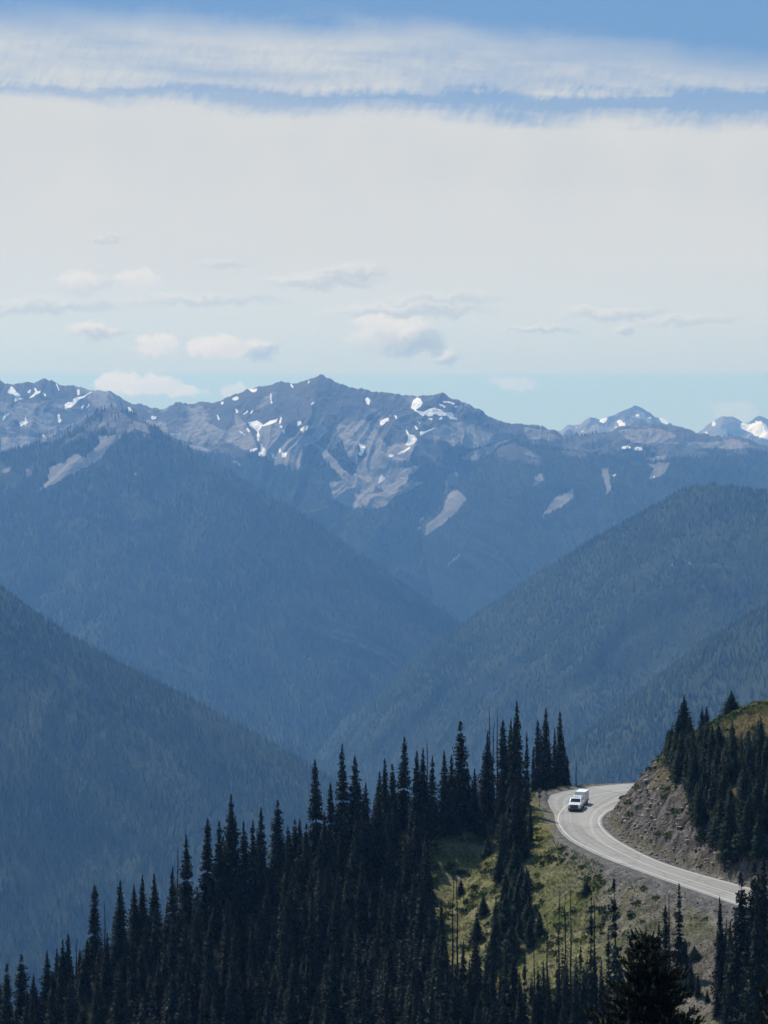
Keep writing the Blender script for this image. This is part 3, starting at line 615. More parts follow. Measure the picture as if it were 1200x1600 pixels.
# match each outer point with the nearest inner one (monotonic)
ins = resample(INN, 1400); j = 0; mt = []
for p in Lr:
    seg = ins[j:j+160]; k = int(np.argmin(np.hypot(seg[:, 0]-p[0], seg[:, 1]-p[1]))); j += k; mt.append(j)
mt = np.interp(np.arange(NR), np.arange(NR), mt); kern = np.ones(15)/15
mt = np.convolve(np.pad(mt, 7, mode='edge'), kern, 'valid'); Rr = ins[np.clip(mt.round().astype(int), 0, 1399)]
NA = 12
rows = [Lr+(Rr-Lr)*(i/(NA-1)) for i in range(NA)]
v = np.concatenate([np.concatenate([r, np.full((NR, 1), ROADZ)], 1) for r in rows])
ii = np.arange(NR*NA).reshape(NA, NR)
rf = np.stack([ii[:-1, :-1], ii[:-1, 1:], ii[1:, 1:], ii[1:, :-1]], -1).reshape(-1, 4)
al = np.concatenate([[0], np.cumsum(np.hypot(*np.diff(Lr, axis=0).T))])
M_ROAD = road_mat()
obj('road', mesh_np('road', v, rf, M_ROAD, dict(across=np.repeat(np.linspace(0, 1, NA), NR), along=np.tile(al, NA))), label='pale grey mountain road bending round the hill', cat='road', kind='structure')
M_LINE = simple('worn_white_paint', (.50, .48, .43), .7, .3, nscale=.8, namp=.12)
M_CLINE = simple('worn_centre_paint', (.38, .36, .31), .7, .3, nscale=.6, namp=.25)
# edge lines: painted 0.5 m inside the inner edge and along the running edge of the outer lane
inn = resample(INN, 400)
strip('inner_edge_line', offset(inn, .35), offset(inn, .50), ROADZ+.004, M_LINE, label='white edge line along the inside of the bend', cat='road marking', kind='structure')
EL = [(1400,1506),(1250,1447),(1150,1410.5),(1083,1387.5),(1033,1370),(1000,1358),(967,1345.5),(933,1331),(910,1320.5),(890,1309),(879,1298),(871,1285),(871,1276),(877,1265),(890,1254),(915,1245),(950,1238),(1000,1231)]
el = resample(smooth_poly([onroad(*p) for p in EL]+[(60, 389), (90, 386)]), 400)
strip('outer_edge_line', offset(el, 0), offset(el, -.16), ROADZ+.004, M_LINE, label='white edge line along the outside of the bend', cat='road marking', kind='structure')
CLP = [(1400,1482),(1250,1429),(1150,1397),(1083,1376),(1033,1359.5),(1000,1346),(967,1330),(940,1314),(927,1300),(924,1285),(926,1275),(935,1264),(950,1256),(970,1249),(992,1243)]
cl = resample(smooth_poly([onroad(*p) for p in CLP]+[(60, 387), (90, 383)]), 400)
strip('centre_line', offset(cl, 0), offset(cl, .12), ROADZ+.004, M_CLINE, label='faded double centre line of the road', cat='road marking', kind='structure')
strip('centre_line', offset(cl, .24), offset(cl, .36), ROADZ+.004, M_CLINE, label='inner stripe of the faded double centre line', cat='road marking', kind='structure')

print('T terrain', time.time()-_T0)
# ------------------------------------------------------------------ firs
def tube(P, R, sides=7):
    P = np.asarray(P, float); n = len(P); v = []; f = []
    for i in range(n):
        t = P[min(i+1, n-1)]-P[max(i-1, 0)]; t = t/(np.linalg.norm(t)+1e-9)
        a = np.cross(t, (0, 1, 0) if abs(t[1]) < .9 else (1, 0, 0)); a /= np.linalg.norm(a); b = np.cross(t, a)
        for s in range(sides):
            q = 2*math.pi*s/sides; v.append(P[i]+R[i]*(a*math.cos(q)+b*math.sin(q)))
    for i in range(n-1):
        for s in range(sides): f.append((i*sides+s, i*sides+(s+1) % sides, (i+1)*sides+(s+1) % sides, (i+1)*sides+s))
    return np.array(v), np.array(f)
def quads_to(vs, fs):
    V = []; Fq = []; o = 0
    for v, f in zip(vs, fs): V.append(v); Fq.append(f+o); o += len(v)
    return np.concatenate(V), np.concatenate(Fq)

def fir_crown(h, rad, seed, low=.06, ragged=.3, power=.75, gap=.0, step=1., big=1.):
    """a narrow subalpine spire: whorls of drooping boughs, each bough a spray of small twig faces"""
    r = np.random.default_rng(seed); C = []; A = []; B = []
    z = h*low; phase = r.uniform(0, 6.28); lump = r.uniform(0, 6.28, 3)
    while z < h-.12:
        t = (h-z)/h
        R = rad*min(1., (t*1.25)**power)*(.93+.07*math.sin(z*1.9+lump[0]))*r.uniform(1-ragged*.45, 1.05)
        R = max(R, .10)
        if r.random() < gap: z += .3; continue
        nb = int(5+R*2.4)
        for k in range(nb):
            a = phase+6.283*(k+r.uniform(-.35, .35))/nb
            rl = R*r.uniform(1-ragged*1.35, 1.15)*(1+.16*math.sin(a*2+lump[1]+z*.5))
            if r.random() < .05: rl *= 1.3
            droop = -.38*min(1, t*2.2)+.25*(1-min(1, t*5)); ns = max(2, int(rl/(.115*step)))
            for s in range(ns):
                q = (s+.6)/ns; d = rl*q
                zz = z+droop*d+.10*d*q*q/max(rl, .3)+r.normal(0, .035)
                w = (.30*(1-.55*q)+.06)*min(1, .35+rl)*big
                for _ in range(2 if step < 1.5 else 1):
                    aa = a+r.normal(0, .30/(1+d))
                    C.append((d*math.cos(aa), d*math.sin(aa), zz+r.normal(0, .05)))
                    th = a+r.normal(0, .8)
                    A.append((w*math.cos(th), w*math.sin(th), r.normal(-.10, .07)))
                    B.append((-w*.42*math.sin(th), w*.42*math.cos(th), r.normal(0, .09)))
        z += r.uniform(.17, .30)*step; phase += 2.4
    C, A, B = map(np.array, (C, A, B)); n = len(C)
    tip = C+A*.75
    v = np.stack([C-A*.6, C+B*.9-A*.05, tip, C-B*.9-A*.05], 1).reshape(-1, 3)
    f = (np.arange(n)*4)[:, None]+np.array([0, 1, 2, 3])
    # leader
    lv, lf = tube([(0, 0, h-.9), (.01, 0, h-.3), (0, 0, h+.12)], [.05, .035, .008], 5)
    fir_crown.tint = np.concatenate([np.repeat(r.random(n), 4), np.zeros(len(lv))])
    return quads_to([v, lv], [f, lf])
def fir_trunk(h, r0, seed, bend=.15):
    r = np.random.default_rng(seed); zs = np.linspace(-.8, h*.97, 9)
    P = [(bend*math.sin(z/h*3+seed)*.4*(z > 0), bend*math.cos(z/h*2.3+seed)*.3*(z > 0)-.0, z) for z in zs]
    return tube(P, [r0*(1-.93*max(0, z)/h)*(1.25 if z < 0 else 1) for z in zs], 7)
BASEH = 13.0
def make_protos(material, specs):
    out = []
    for (sd_, rad, low, rag, pw, gap) in specs:
        cv, cf = fir_crown(BASEH, rad*1.22, sd_, low, rag, pw, gap); tv, tf = fir_trunk(BASEH, .17, sd_, .05)
        out.append((mesh_np('crown', cv, cf, material, dict(tint=fir_crown.tint)), mesh_np('trunk', tv, tf, M_BARK, smooth=True)))
    return out
SPECS = [(1, 1.45, .03, .30, .80, 0), (2, 1.65, .02, .35, .85, 0), (3, 1.25, .05, .35, .70, .01), (4, 1.85, .02, .30, .95, 0), (5, 1.35, .04, .45, .75, .02), (6, 1.55, .05, .40, .65, .01), (7, 1.15, .04, .35, .6, .02), (8, 1.7, .02, .4, .8, .02)]
FIRS = make_protos(M_FIR, SPECS)
SPARSE = make_protos(M_FIR, [(11, 1.15, .10, .6, .65, .22), (12, 1.0, .16, .6, .55, .28), (13, 1.25, .12, .55, .6, .2)])
HFIRS = make_protos(M_FIR2, [(s+20, r*1.25, lo, g, p, gp) for (s, r, lo, g, p, gp) in SPECS[:5]])

TREES = []          # records for labelling: (object, zone, tip px, tip py, height, form)
def put_tree(x, y, h, protos, zone, which=None, wide=1., lean=0., name='fir_tree', rz=None):
    z = H1(x, y)
    k = rng.integers(len(protos)) if which is None else which % len(protos)
    e = empty(name, (x, y, z), rng.uniform(0, 6.28) if rz is None else rz)
    s = h/BASEH; w = s**.55*wide if s < 1 else s**.8*wide
    e.scale = (w, w, s); e.rotation_euler[0] = lean*rng.normal(0, 1); e.rotation_euler[1] = lean*rng.normal(0, 1)
    cm, tm = protos[k]
    obj('trunk', tm, e); obj('crown', cm, e)
    tx, ty = proj(x, y, z+h)
    TREES.append([e, zone, float(tx), float(ty), h, name]); return e
def tip_at(px, py, Y, protos, zone, **k):
    x = (px-600)/F*Y; zt = (HY-py)/F*Y; h = zt-H1(x, Y)
    if h < 2: print('LOW', px, py, Y, h); h = max(h, 1.5)
    if h > 22: print('HIGH', px, py, Y, round(h, 1))
    return put_tree(x, Y, h, protos, zone, **k)

# dead snags: tapering bleached pole with broken top and stub branches
def snag_protos():
    out = []
    for sd_ in range(5):
        r = np.random.default_rng(300+sd_); zs = np.linspace(-.6, BASEH, 12)
        bx, by = r.normal(0, .16, 2)
        P = np.array([(bx*(z/BASEH)**2+.05*math.sin(z*.9), by*(z/BASEH)**2+.05*math.cos(z*.7+sd_), z) for z in zs])
        if sd_ % 2: P[-1] += (.28, 0, -.1); 
        R = [.20*(1-.80*max(z, 0)/BASEH) for z in zs]
        tv, tf = tube(P, R, 7)
        bs = []; fs = []
        for k in range(80+15*sd_):
            z = r.uniform(.18, .97)*BASEH; a = r.uniform(0, 6.28); L = r.uniform(.25, 1.0)*(1.15-z/BASEH)
            c0 = np.array([np.interp(z, zs, P[:, 0]), np.interp(z, zs, P[:, 1]), z]); d = np.array([math.cos(a), math.sin(a), r.uniform(-.5, .2)])
            m1 = c0+d*L*.5; m2 = c0+d*L+np.array([0, 0, r.uniform(-.15, .2)])
            v, f = tube([c0, m1, m2], [.042, .034, .018], 4); bs.append(v); fs.append(f)
        bv, bf = quads_to(bs, fs)
        out.append((mesh_np('crown', bv, bf, M_SNAG), mesh_np('trunk', tv, tf, M_SNAG, smooth=True)))
    return out
SNAGS = snag_protos()
def snag_at(px, py, Y, zone, which=0, wide=1.):
    x = (px-600)/F*Y; zt = (HY-py)/F*Y; z = H1(x, Y); h = max(zt-z, 2.)
    e = empty('dead_tree', (x, Y, z), rng.uniform(0, 6.28)); e.scale = (wide*.9, wide*.9, h/BASEH)
    b, t = SNAGS[which % 5]; obj('trunk', t, e); obj('crown', b, e)
    TREES.append([e, zone, px, py, h, 'dead_tree'])

def ycrest(px):       # depth of the spur's crest in that photo column
    Y = 350.
    for _ in range(6): Y = float(np.interp((px-600)/F*Y, SP[:, 0], SP[:, 1]))
    return Y
SKY = [(362,1242,1),(323,1277,1),(343,1282,0),(292,1304,1),(267,1353,0),(242,1364,0),(222,1366,0),(187,1374,1),(210,1380,0),(147,1381,1),(107,1457,0),(97,1468,0),(87,1482,0),(74,1484,0),(35,1489,1),(10,1505,0),(125,1483,0),(52,1522,0),(135,1467,0),(383,1283,0),(395,1280,0),
 (407,1260,0),(433,1249,1),(461,1280,0),(470,1278,0),(496,1186,1),(517,1222,0),(536,1162,1),(557,1179,1),(571,1222,0),(602,1185,0),(615,1193,0),(592,1205,0),(630,1150,1),(650,1172,0),(660,1168,0),(675,1180,0),(695,1172,0),(721,1126,1),(730,1190,0),(741,1200,0),(760,1142,0),(785,1123,0),(797,1123,0),(450,1290,0),(706,1178,0)]
for i, (px, py, b) in enumerate(SKY):
    big = b
    tip_at(px, py, ycrest(px)-rng.uniform(0, 7), FIRS, 'skyline', which=i*3+(3 if big else 0), wide=1.12 if big else .95, lean=.012)
for i, (px, py) in enumerate([(164,1408),(119,1466),(277,1324),(667,1154),(765,1103),(777,1108),(770,1128)]):
    snag_at(px, py, ycrest(px)-3, 'skyline', i, .9)
# trees on the rim by the pull-out
for i, (px, py, Y, w) in enumerate([(810,1094,362,.95),(802,1128,360,1.0),(823,1142,368,.7),(840,1123,391,1.),(850,1105,393,1.15),(867,1137,395,.9),(876,1111,394,1.2),(886,1183,394,1.1),(858,1150,396,1.),(790,1150,366,.9),(832,1165,390,.7),(869,1170,397,1.),(880,1150,396,1.),(846,1140,395,1.)]):
    tip_at(px, py, Y, FIRS, 'rim', which=[2, 6, 4, 6, 2, 4, 2, 6, 4, 5, 6, 2, 3, 1][i], wide=w*.82, lean=.01)
snag_at(900, 1185, 392, 'rim', 1, .7)
for px, py, Y, w in [(808,1212,338,1.0),(818,1238,342,.8),(797,1232,340,.9),(786,1262,338,.7),(829,1262,343,.7)]:
    tip_at(px, py, Y, FIRS, 'below the rim', wide=w)

# dense forest on the spur face: poisson scatter in plan
def scatter(n, xr, yr, ok, dmin, seed, avoid=()):
    r = np.random.default_rng(seed); pts = list(avoid); out = []
    x = r.uniform(*xr, n); y = r.uniform(*yr, n); k = ok(x, y)
    for a, b in zip(x[k], y[k]):
        if pts:
            q = np.array(pts)
            if ((q[:, 0]-a)**2+(q[:, 1]-b)**2).min() < dmin*dmin: continue
        pts.append((a, b)); out.append((float(a), float(b)))
    return out
taken = [(t[0].location.x, t[0].location.y) for t in TREES]
def in_left(x, y):
    px, py = proj(x, y, H(x, y))
    ycr = np.interp(x, SP[:, 0], SP[:, 1])
    lim = np.interp(py, [1240, 1290, 1340, 1400, 1470, 1540, 1600, 1700, 1800], [640, 648, 655, 660, 668, 690, 725, 820, 890])
    return (px > -30) & (px < 905) & (py < 1790) & (y < ycr+1) & (px < lim+12*np.sin(py/11.))
pts = scatter(9000, (-80, 30), (236, 372), in_left, 3.35, 5, taken)
print('left forest', len(pts))
for (x, y) in pts:
    z = H1(x, y); px, py = proj(x, y, z); ycr = float(np.interp(x, SP[:, 0], SP[:, 1]))
    h = rng.choice([rng.uniform(6, 9), rng.uniform(9, 15)], p=[.3, .7])*(.86 if y > ycr-10 else 1)*(1 if py > 1400 or px < 600 else .85)
    # stay under the traced skyline
    skyl = np.interp(px, [0, 35, 75, 107, 147, 187, 242, 292, 323, 362, 400, 433, 465, 496, 536, 571, 602, 630, 670, 721, 760, 800], [1520, 1505, 1500, 1475, 1440, 1392, 1378, 1330, 1300, 1280, 1290, 1275, 1290, 1225, 1200, 1235, 1205, 1190, 1190, 1180, 1170, 1160])
    while proj(x, y, z+h)[1] < skyl+14 and h > 4: h -= .5
    put_tree(x, y, h, FIRS if rng.random() < .86 else SPARSE, 'left forest', wide=rng.uniform(.85, 1.2), lean=.015)
# the crowded lesser trees between them: past counting one by one, a single mass
def fill_wood(label, pts, hr, mat_, seed, cap=None):
    r = np.random.default_rng(seed); tm = []
    for k in range(4):
        v, f = fir_crown(BASEH, [1.5, 1.9, 1.7, 2.1][k], 70+k, .0, .35, .8, 0, step=2.0, big=1.9); tm.append((v, f, fir_crown.tint))
    V = []; Fq = []; T = []; o = 0
    for (x, y) in pts:
        z = H1(x, y); h = r.uniform(*hr)
        if cap is not None:
            while cap(x, y, z, h) and h > 1.5: h -= .4
        v, f, t = tm[r.integers(4)]; s_ = h/BASEH; w = s_**.6; a = r.uniform(0, 6.28); c_, n_ = math.cos(a), math.sin(a)
        V.append(np.stack([(v[:, 0]*c_-v[:, 1]*n_)*w+x, (v[:, 0]*n_+v[:, 1]*c_)*w+y, v[:, 2]*s_+z-.2], 1)); Fq.append(f+o); T.append(t); o += len(v)
    obj('forest', mesh_np('forest', np.concatenate(V), np.concatenate(Fq), mat_, dict(tint=np.concatenate(T))), label=label, cat='forest', kind='stuff')
SKX = [0, 35, 75, 107, 147, 187, 242, 292, 323, 362, 400, 433, 465, 496, 536, 571, 602, 630, 670, 721, 760, 800]
SKYY = [1535, 1520, 1505, 1485, 1460, 1402, 1388, 1340, 1310, 1290, 1300, 1285, 1300, 1240, 1215, 1250, 1225, 1215, 1215, 1205, 1195, 1190]
fp = scatter(6000, (-80, 30), (240, 372), lambda x, y: in_left(x, y), 2.0, 77)
fill_wood('crowded lower firs filling the gaps of the left-hand forest', fp, (4.5, 9.5), M_FIR, 78, lambda x, y, z, h: proj(x, y, z+h)[1] < np.interp(proj(x, y, z)[0], SKX, SKYY)+8)
print('fill', len(fp))
# firs and snags rising from the slope under the road
for i, (px, py, Y, kind, w) in enumerate([(963,1368,281,'sp',1.1),(1061,1379,279,'sp',.95),(1040,1412,279,'f',.8),(1030,1440,277,'f',.8),(1070,1467,278,'f',.9),(923,1402,279,'sp',.7),(1133,1458,276,'f',1.),(1122,1490,274,'f',.8),(1146,1500,272,'f',.8),
      (1163,1362,262,'f',1.15),(1175,1345,264,'f',1.1),(1194,1333,266,'f',1.2),(1182,1400,258,'f',1.1),(1150,1420,262,'f',.8),(1210,1370,262,'f',1.1),(1090,1520,272,'f',.7),(950,1450,278,'sp',.9),(940,1500,276,'f',.7),(905,1470,279,'sp',.7),(985,1560,270,'f',.8),(1170,1450,260,'f',1.),(1196,1480,258,'f',1.),
      (870,1490,281,'sp',.8),(850,1500,282,'f',.6),(900,1530,276,'f',.8),(925,1545,274,'f',.8),(880,1560,274,'f',.8),(815,1520,284,'f',.7),(790,1480,288,'f',.7),(770,1470,290,'f',.6),(835,1545,280,'f',.7),(1105,1560,270,'f',.8),(960,1575,270,'f',.8),(1040,1520,272,'f',.8),(1080,1500,274,'f',.7),(748,1452,294,'f',.9),(760,1500,288,'f',.9),(735,1500,290,'f',.9),(782,1525,285,'f',.9),(800,1478,288,'f',.8),(820,1490,285,'sp',.9),(842,1515,281,'f',.9),(858,1535,279,'f',.9),(872,1520,279,'f',.8),(888,1500,279,'f',.8),(912,1510,277,'f',.9),(930,1480,279,'f',.7),(945,1540,275,'f',.9),(968,1500,277,'f',.8),(975,1540,274,'f',.9),(722,1470,296,'f',.9),(710,1510,292,'f',.9),(770,1555,282,'f',.9),(800,1570,280,'f',.9),(1128,1400,268,'f',.8),(1142,1440,266,'f',.9),(1185,1365,262,'f',1.),(1205,1390,260,'f',1.),(1158,1480,262,'f',1.),(1183,1520,258,'f',1.1),(1140,1530,262,'f',1.),(1120,1545,266,'f',.9)]):
    tip_at(px, py, Y, SPARSE if kind == 'sp' else FIRS, 'slope below the road', wide=w*.9, lean=.012)
for i, (px, py, Y) in enumerate([(873,1384,281),(892,1387,281),(928,1400,279),(855,1433,283),(835,1477,284),(707,1362,312),(715,1368,311),(883,1395,279),(1135,1433,277),(1046,1400,281),(805,1560,282),(1000,1460,276)]):
    snag_at(px, py, Y, 'slope below the road', i+(1 if i % 3 else 0), .85)
# little firs on the open grass
for i, (bx, by, h) in enumerate([(823,1395,3.2),(826,1450,4),(843,1462,3.4),(916,1400,2.2),(800,1330,3.5),(812,1350,3.2),(790,1350,4.2),(806,1395,3.6),(790,1420,4.6),(775,1450,4.0),(812,1470,4.2),(800,1500,5),(745,1470,3.8),(770,1520,5),(755,1310,2.4),(780,1380,3.8),(715,1290,4.),(1085,1500,1.6),(740,1275,4.),(778,1300,4.2),(786,1318,4.5),(795,1290,5),(803,1310,4.4),(812,1330,5),(820,1345,4.2),(796,1360,5),(805,1375,5.4),(815,1410,5),(822,1425,5),(798,1440,5.4),(785,1440,5),(790,1465,5.6),(808,1450,5),(828,1480,4.6),(775,1490,5),(755,1430,3),(762,1340,3),(720,1400,2.2)]):
    # march the ray to the ground
    ys = np.arange(250, 395, .5); xs = (bx-600)/F*ys; zz = H(xs, ys); ray = (HY-by)/F*ys
    hit = np.where(zz > ray)[0]
    if len(hit): put_tree(float(xs[hit[0]]), float(ys[hit[0]]), h*rng.uniform(.85, 1.2), HFIRS, 'open grass slope', wide=rng.uniform(.95, 1.25), name='young_fir')
# right hill
fp = scatter(1500, (0, 52), (256, 300), lambda x, y: (lambda q: (q[0] > 700) & (q[0] < 1000) & (q[1] > 1560) & (q[1] < 1700))(proj(x, y, H(x, y))), 2.0, 87)
fill_wood('crowded small firs at the foot of the open slope', fp, (3.5, 7.5), M_FIR, 88)
taken = []
def in_right(x, y):
    z, d, dh, hl_, onp_ = H(x, y, full=True)
    px, py = proj(x, y, z)
    lo = np.interp(px, [1040, 1060, 1080, 1110, 1130, 1160, 1300], [1200, 1225, 1275, 1318, 1375, 1395, 1420])
    hi = np.interp(px, [1040, 1060, 1080, 1110, 1150, 1300], [1150, 1142, 1148, 1158, 1165, 1175])
    return hl_ & (px > 1040) & (px < 1290) & (hi+8*np.sin(px/9.) < py) & (py < lo) & (dh > 3.0)
pts = scatter(5000, (36, 78), (285, 385), in_right, 2.55, 9)
print('right forest', len(pts))
for (x, y) in pts:
    z = H1(x, y); px, py = proj(x, y, z)
    h = rng.uniform(4.5, 8.0)*(1.15 if px > 1120 and py > 1250 else 1)
    while proj(x, y, z+h)[1] < np.interp(px, [1040, 1100, 1200], [1140, 1132, 1118]) and h > 2: h -= .4
    put_tree(x, y, h, HFIRS, 'right hill', wide=rng.uniform(.85, 1.1), lean=.01)
fp = scatter(5000, (36, 80), (283, 385), in_right, 1.2, 19)
fill_wood('crowded low firs between the taller ones on the right hill', fp, (2.6, 6.0), M_FIR2, 79, lambda x, y, z, h: proj(x, y, z+h)[1] < 1140)
for px, py, Y, w in [(1069,1086,362,1.1),(1078,1117,360,.9),(1050,1132,362,.85),(1060,1115,361,.8),(1143,1079,362,1.4),(1097,1105,372,.8),(1104,1103,372,.8)]:
    ys = Y; x = (px-600)/F*Y; tip_at(px, py, Y, HFIRS, 'right hill', wide=w)

# ---- two close firs whose tops poke into the frame: every bough a bottlebrush of needles
def brush(P0, P1, r0, r1, n, r, V, Fc):
    d = P1-P0; L = np.linalg.norm(d); d = d/L
    a = np.cross(d, (0, 0, 1) if abs(d[2]) < .9 else (1, 0, 0)); a /= np.linalg.norm(a); b = np.cross(d, a)
    s = r.random(n); q = r.uniform(0, 6.283, n); rad = (r0+(r1-r0)*s)*r.uniform(.7, 1.1, n)
    dirn = np.cos(q)[:, None]*a+np.sin(q)[:, None]*b
    base = P0+d*(s*L)[:, None]; tip = base+dirn*rad[:, None]+d*(rad*.8)[:, None]
    side = np.cross(dirn, d)*.010
    V.append(np.stack([base-side*1.3, base+side*1.3, tip+side*.5, tip-side*.5], 1).reshape(-1, 3)); Fc.append(n)
def near_fir(px, py, Y, prof, seed, label, depth_keep=5.5):
    r = np.random.default_rng(seed); V = []; Fc = []; Tn = []; cores = []
    x = (px-600)/F*Y; zt = (HY-py)/F*Y; z0 = -1.9-.46*Y
    h = zt-z0
    e = empty('fir_tree', (x, Y, z0), 0, label=label, cat='fir tree')
    def candle(c0, d, ln, rad=.028):
        d = d/np.linalg.norm(d); k = int(95*ln/.16); brush(c0, c0+d*ln, rad, rad*.85, k, r, V, Fc); Tn.append(np.repeat(np.where(r.random(k) < (.45 if r.random() < .3 else .03), .97, .3), 4))
    def twig(c0, c1, rad, k): brush(c0, c1, rad, rad, k, r, V, Fc); Tn.append(np.full(k*4, .2))
    top = np.array([0, 0, h])
    twig(np.array([0, 0, h-1.2]), np.array([0, 0, h-.05]), .06, 500)
    for _ in range(16): candle(np.array([r.normal(0, .06), r.normal(0, .06), h-.30+r.uniform(0, .15)]), np.array([r.normal(0, .35), r.normal(0, .35), 1.]), .15)
    z = h-.20
    while z > h-depth_keep:
        t = h-z; R = np.interp(t, prof[0], prof[1]); nb = 4 if t < 1 else 9
        for k in range(nb):
            a = 6.283*(k+r.uniform(-.35, .35))/nb+z*5; dr = np.array([math.cos(a), math.sin(a), 0]); rl = R*r.uniform(.3, 1.3)
            p0 = np.array([0, 0, z]); p1 = p0+dr*rl*.5+np.array([0, 0, .02]); p2 = p0+dr*rl+np.array([0, 0, rl*.16+.04])
            cores.append(([p0, p1, p2], [.022+.01*min(t, 3), .014, .006]))
            for (qa, qb) in ((p0, p1), (p1, p2)): twig(qa, qb, .055, int(230*np.linalg.norm(qb-qa))+20)
            m = max(2, int(rl/.085))
            for s_ in range(m):
                q = (s_+1.)/m; c0 = p0+(p1-p0)*min(1, q*2) if q < .5 else p1+(p2-p1)*(q-.5)*2
                for sg in (-1, 1):
                    ln = (.30*(1-.7*q)+.05); ta = a+sg*r.uniform(.6, 1.2)
                    c1 = c0+np.array([math.cos(ta)*ln, math.sin(ta)*ln, ln*r.uniform(-.1, .3)])
                    twig(c0, c1, .05, int(150*ln)+8)
                    if r.random() < .8: candle(c1, np.array([math.cos(ta)*.5, math.sin(ta)*.5, r.uniform(.4, 1.3)]), r.uniform(.10, .19))
                if r.random() < .6: candle(c0, np.array([r.normal(0, .3), r.normal(0, .3), 1.]), r.uniform(.10, .18))
        z -= r.uniform(.15, .24)
    V = np.concatenate(V); n = len(V)//4
    obj('crown', mesh_np('crown', V, (np.arange(n)*4)[:, None]+np.arange(4), M_NEAR, dict(tint=np.concatenate(Tn))), e)
    cv, cf = quads_to(*zip(*[tube(P, R, 5) for P, R in cores]))
    tv, tf = tube([(0, 0, -.6), (0, 0, h*.5), (0, 0, h-2), (0, 0, h)], [.26, .17, .06, .01], 10)
    obj('branches', mesh_np('branches', cv, cf, M_BARK, smooth=True), e); obj('trunk', mesh_np('trunk', tv, tf, M_BARK, smooth=True), e)
    print('near fir quads', n)
near_fir(1009, 1459, 58, ([0, .25, .45, .6, .9, 1.2, 2.0, 3.0, 6], [.18, .28, .22, .55, .62, .75, 1.1, 1.35, 1.8]), 5, 'close dark fir top with stubby upturned twigs at the bottom edge')
near_fir(1236, 1475, 62, ([0, .5, 1.2, 2.0, 3.0, 6], [.2, .4, .6, .8, 1.1, 1.6]), 6, 'close fir with only a few twigs entering at the bottom right corner')

print('T trees', time.time()-_T0)
# ------------------------------------------------------------------ stuff on the slopes
def ground_pts(n, xr, yr, seed, prob):
    r = np.random.default_rng(seed); x = r.uniform(*xr, n); y = r.uniform(*yr, n)
    z, d, dh, hl_, on = H(x, y, full=True); px, py = proj(x, y, z)
    k = (r.random(n) < prob(x, y, z, d, dh, hl_, on, px, py)) & ~on & (px > -60) & (px < 1290) & (py < 1640)
    return np.stack([x, y, z], 1)[k], r
def clumps(P, r, size, nl, leaf, flat=.7):
    n = len(P); s = r.uniform(.5, 1.3, n)*size
    c = r.normal(0, 1, (n, nl, 3)); c /= np.linalg.norm(c, axis=2)[:, :, None]; c *= r.uniform(.5, 1, (n, nl, 1)); c[:, :, 2] = np.abs(c[:, :, 2])*flat
    C = P[:, None]+c*s[:, None, None]
    a = r.normal(0, 1, (n, nl, 3))*leaf*s[:, None, None]; b = r.normal(0, 1, (n, nl, 3))*leaf*s[:, None, None]*.6
    V = np.stack([C-a, C+b, C+a, C-b], 2).reshape(-1, 3); m = n*nl
    return V, (np.arange(m)*4)[:, None]+np.arange(4), np.repeat(s, nl*4)
def tufts(P, r, hgt, nb):
    n = len(P); s = r.uniform(.6, 1.4, n)*hgt
    a = r.uniform(0, 6.28, (n, nb)); le = r.uniform(.1, .8, (n, nb)); ox = r.normal(0, .10, (n, nb, 2))
    b0 = P[:, None].repeat(nb, 1).copy(); b0[:, :, :2] += ox; b0[:, :, 2] -= .04
    w = .035; sd = np.stack([-np.sin(a), np.cos(a), a*0], -1)*w
    tip = b0+np.stack([np.cos(a)*le*s[:, None], np.sin(a)*le*s[:, None], s[:, None]*(1.1-.5*le)], -1)
    V = np.stack([b0-sd, b0+sd, tip], 2).reshape(-1, 3); m = n*nb
    return V, (np.arange(m)*3)[:, None]+np.arange(3)
pat = lambda x, y, s, sc: fbm(x/sc, y/sc, 4, .6, s)
P, r = ground_pts(60000, (2, 62), (258, 392), 61, lambda x, y, z, d, dh, h_, on, px, py: np.where(h_, .9*(dh > 9), 1)*sstep(pat(x, y, 70, 6), -.35, .3)*(d > 1.8)*np.where(~h_ & (px > 940) & (py > 1330) & (d < 34), .34, 1.)*.9)
V, Fq = tufts(P, r, .38, 7)
tt = np.repeat(np.clip(.5+.8*pat(P[:, 0], P[:, 1], 71, 5)+r.normal(0, .2, len(P)), 0, 1), 21)
M_GRASS = tint_mat('dry_meadow_grass', (.12, .155, .038), (.38, .345, .15))
obj('grass', mesh_np('grass', V, Fq, M_GRASS, dict(tint=tt)), label='dry yellow-green grass on the open slope beside the road', cat='grass', kind='stuff')
P, r = ground_pts(9000, (0, 66), (256, 392), 62, lambda x, y, z, d, dh, h_, on, px, py: np.where(h_, np.where(dh > 7, .9, .40*(dh > 2.0)), 1)*sstep(pat(x, y, 80, 7), -.15, .3)*(d > 2.6)*np.where(~h_ & (px > 945) & (d < 30), .22, 1.)*.75)
V, Fq, s = clumps(P, r, .75, 60, .17)
M_LEAF = tint_mat('low_shrub_leaves', (.035, .055, .018), (.13, .16, .045))
tt = np.repeat(np.clip(.45+.8*pat(P[:, 0], P[:, 1], 81, 8)+r.normal(0, .18, len(P)), 0, 1), 60*4)
obj('undergrowth', mesh_np('undergrowth', V, Fq, M_LEAF, dict(tint=tt)), label='low green shrubs spread over the open slope', cat='shrubs', kind='stuff')
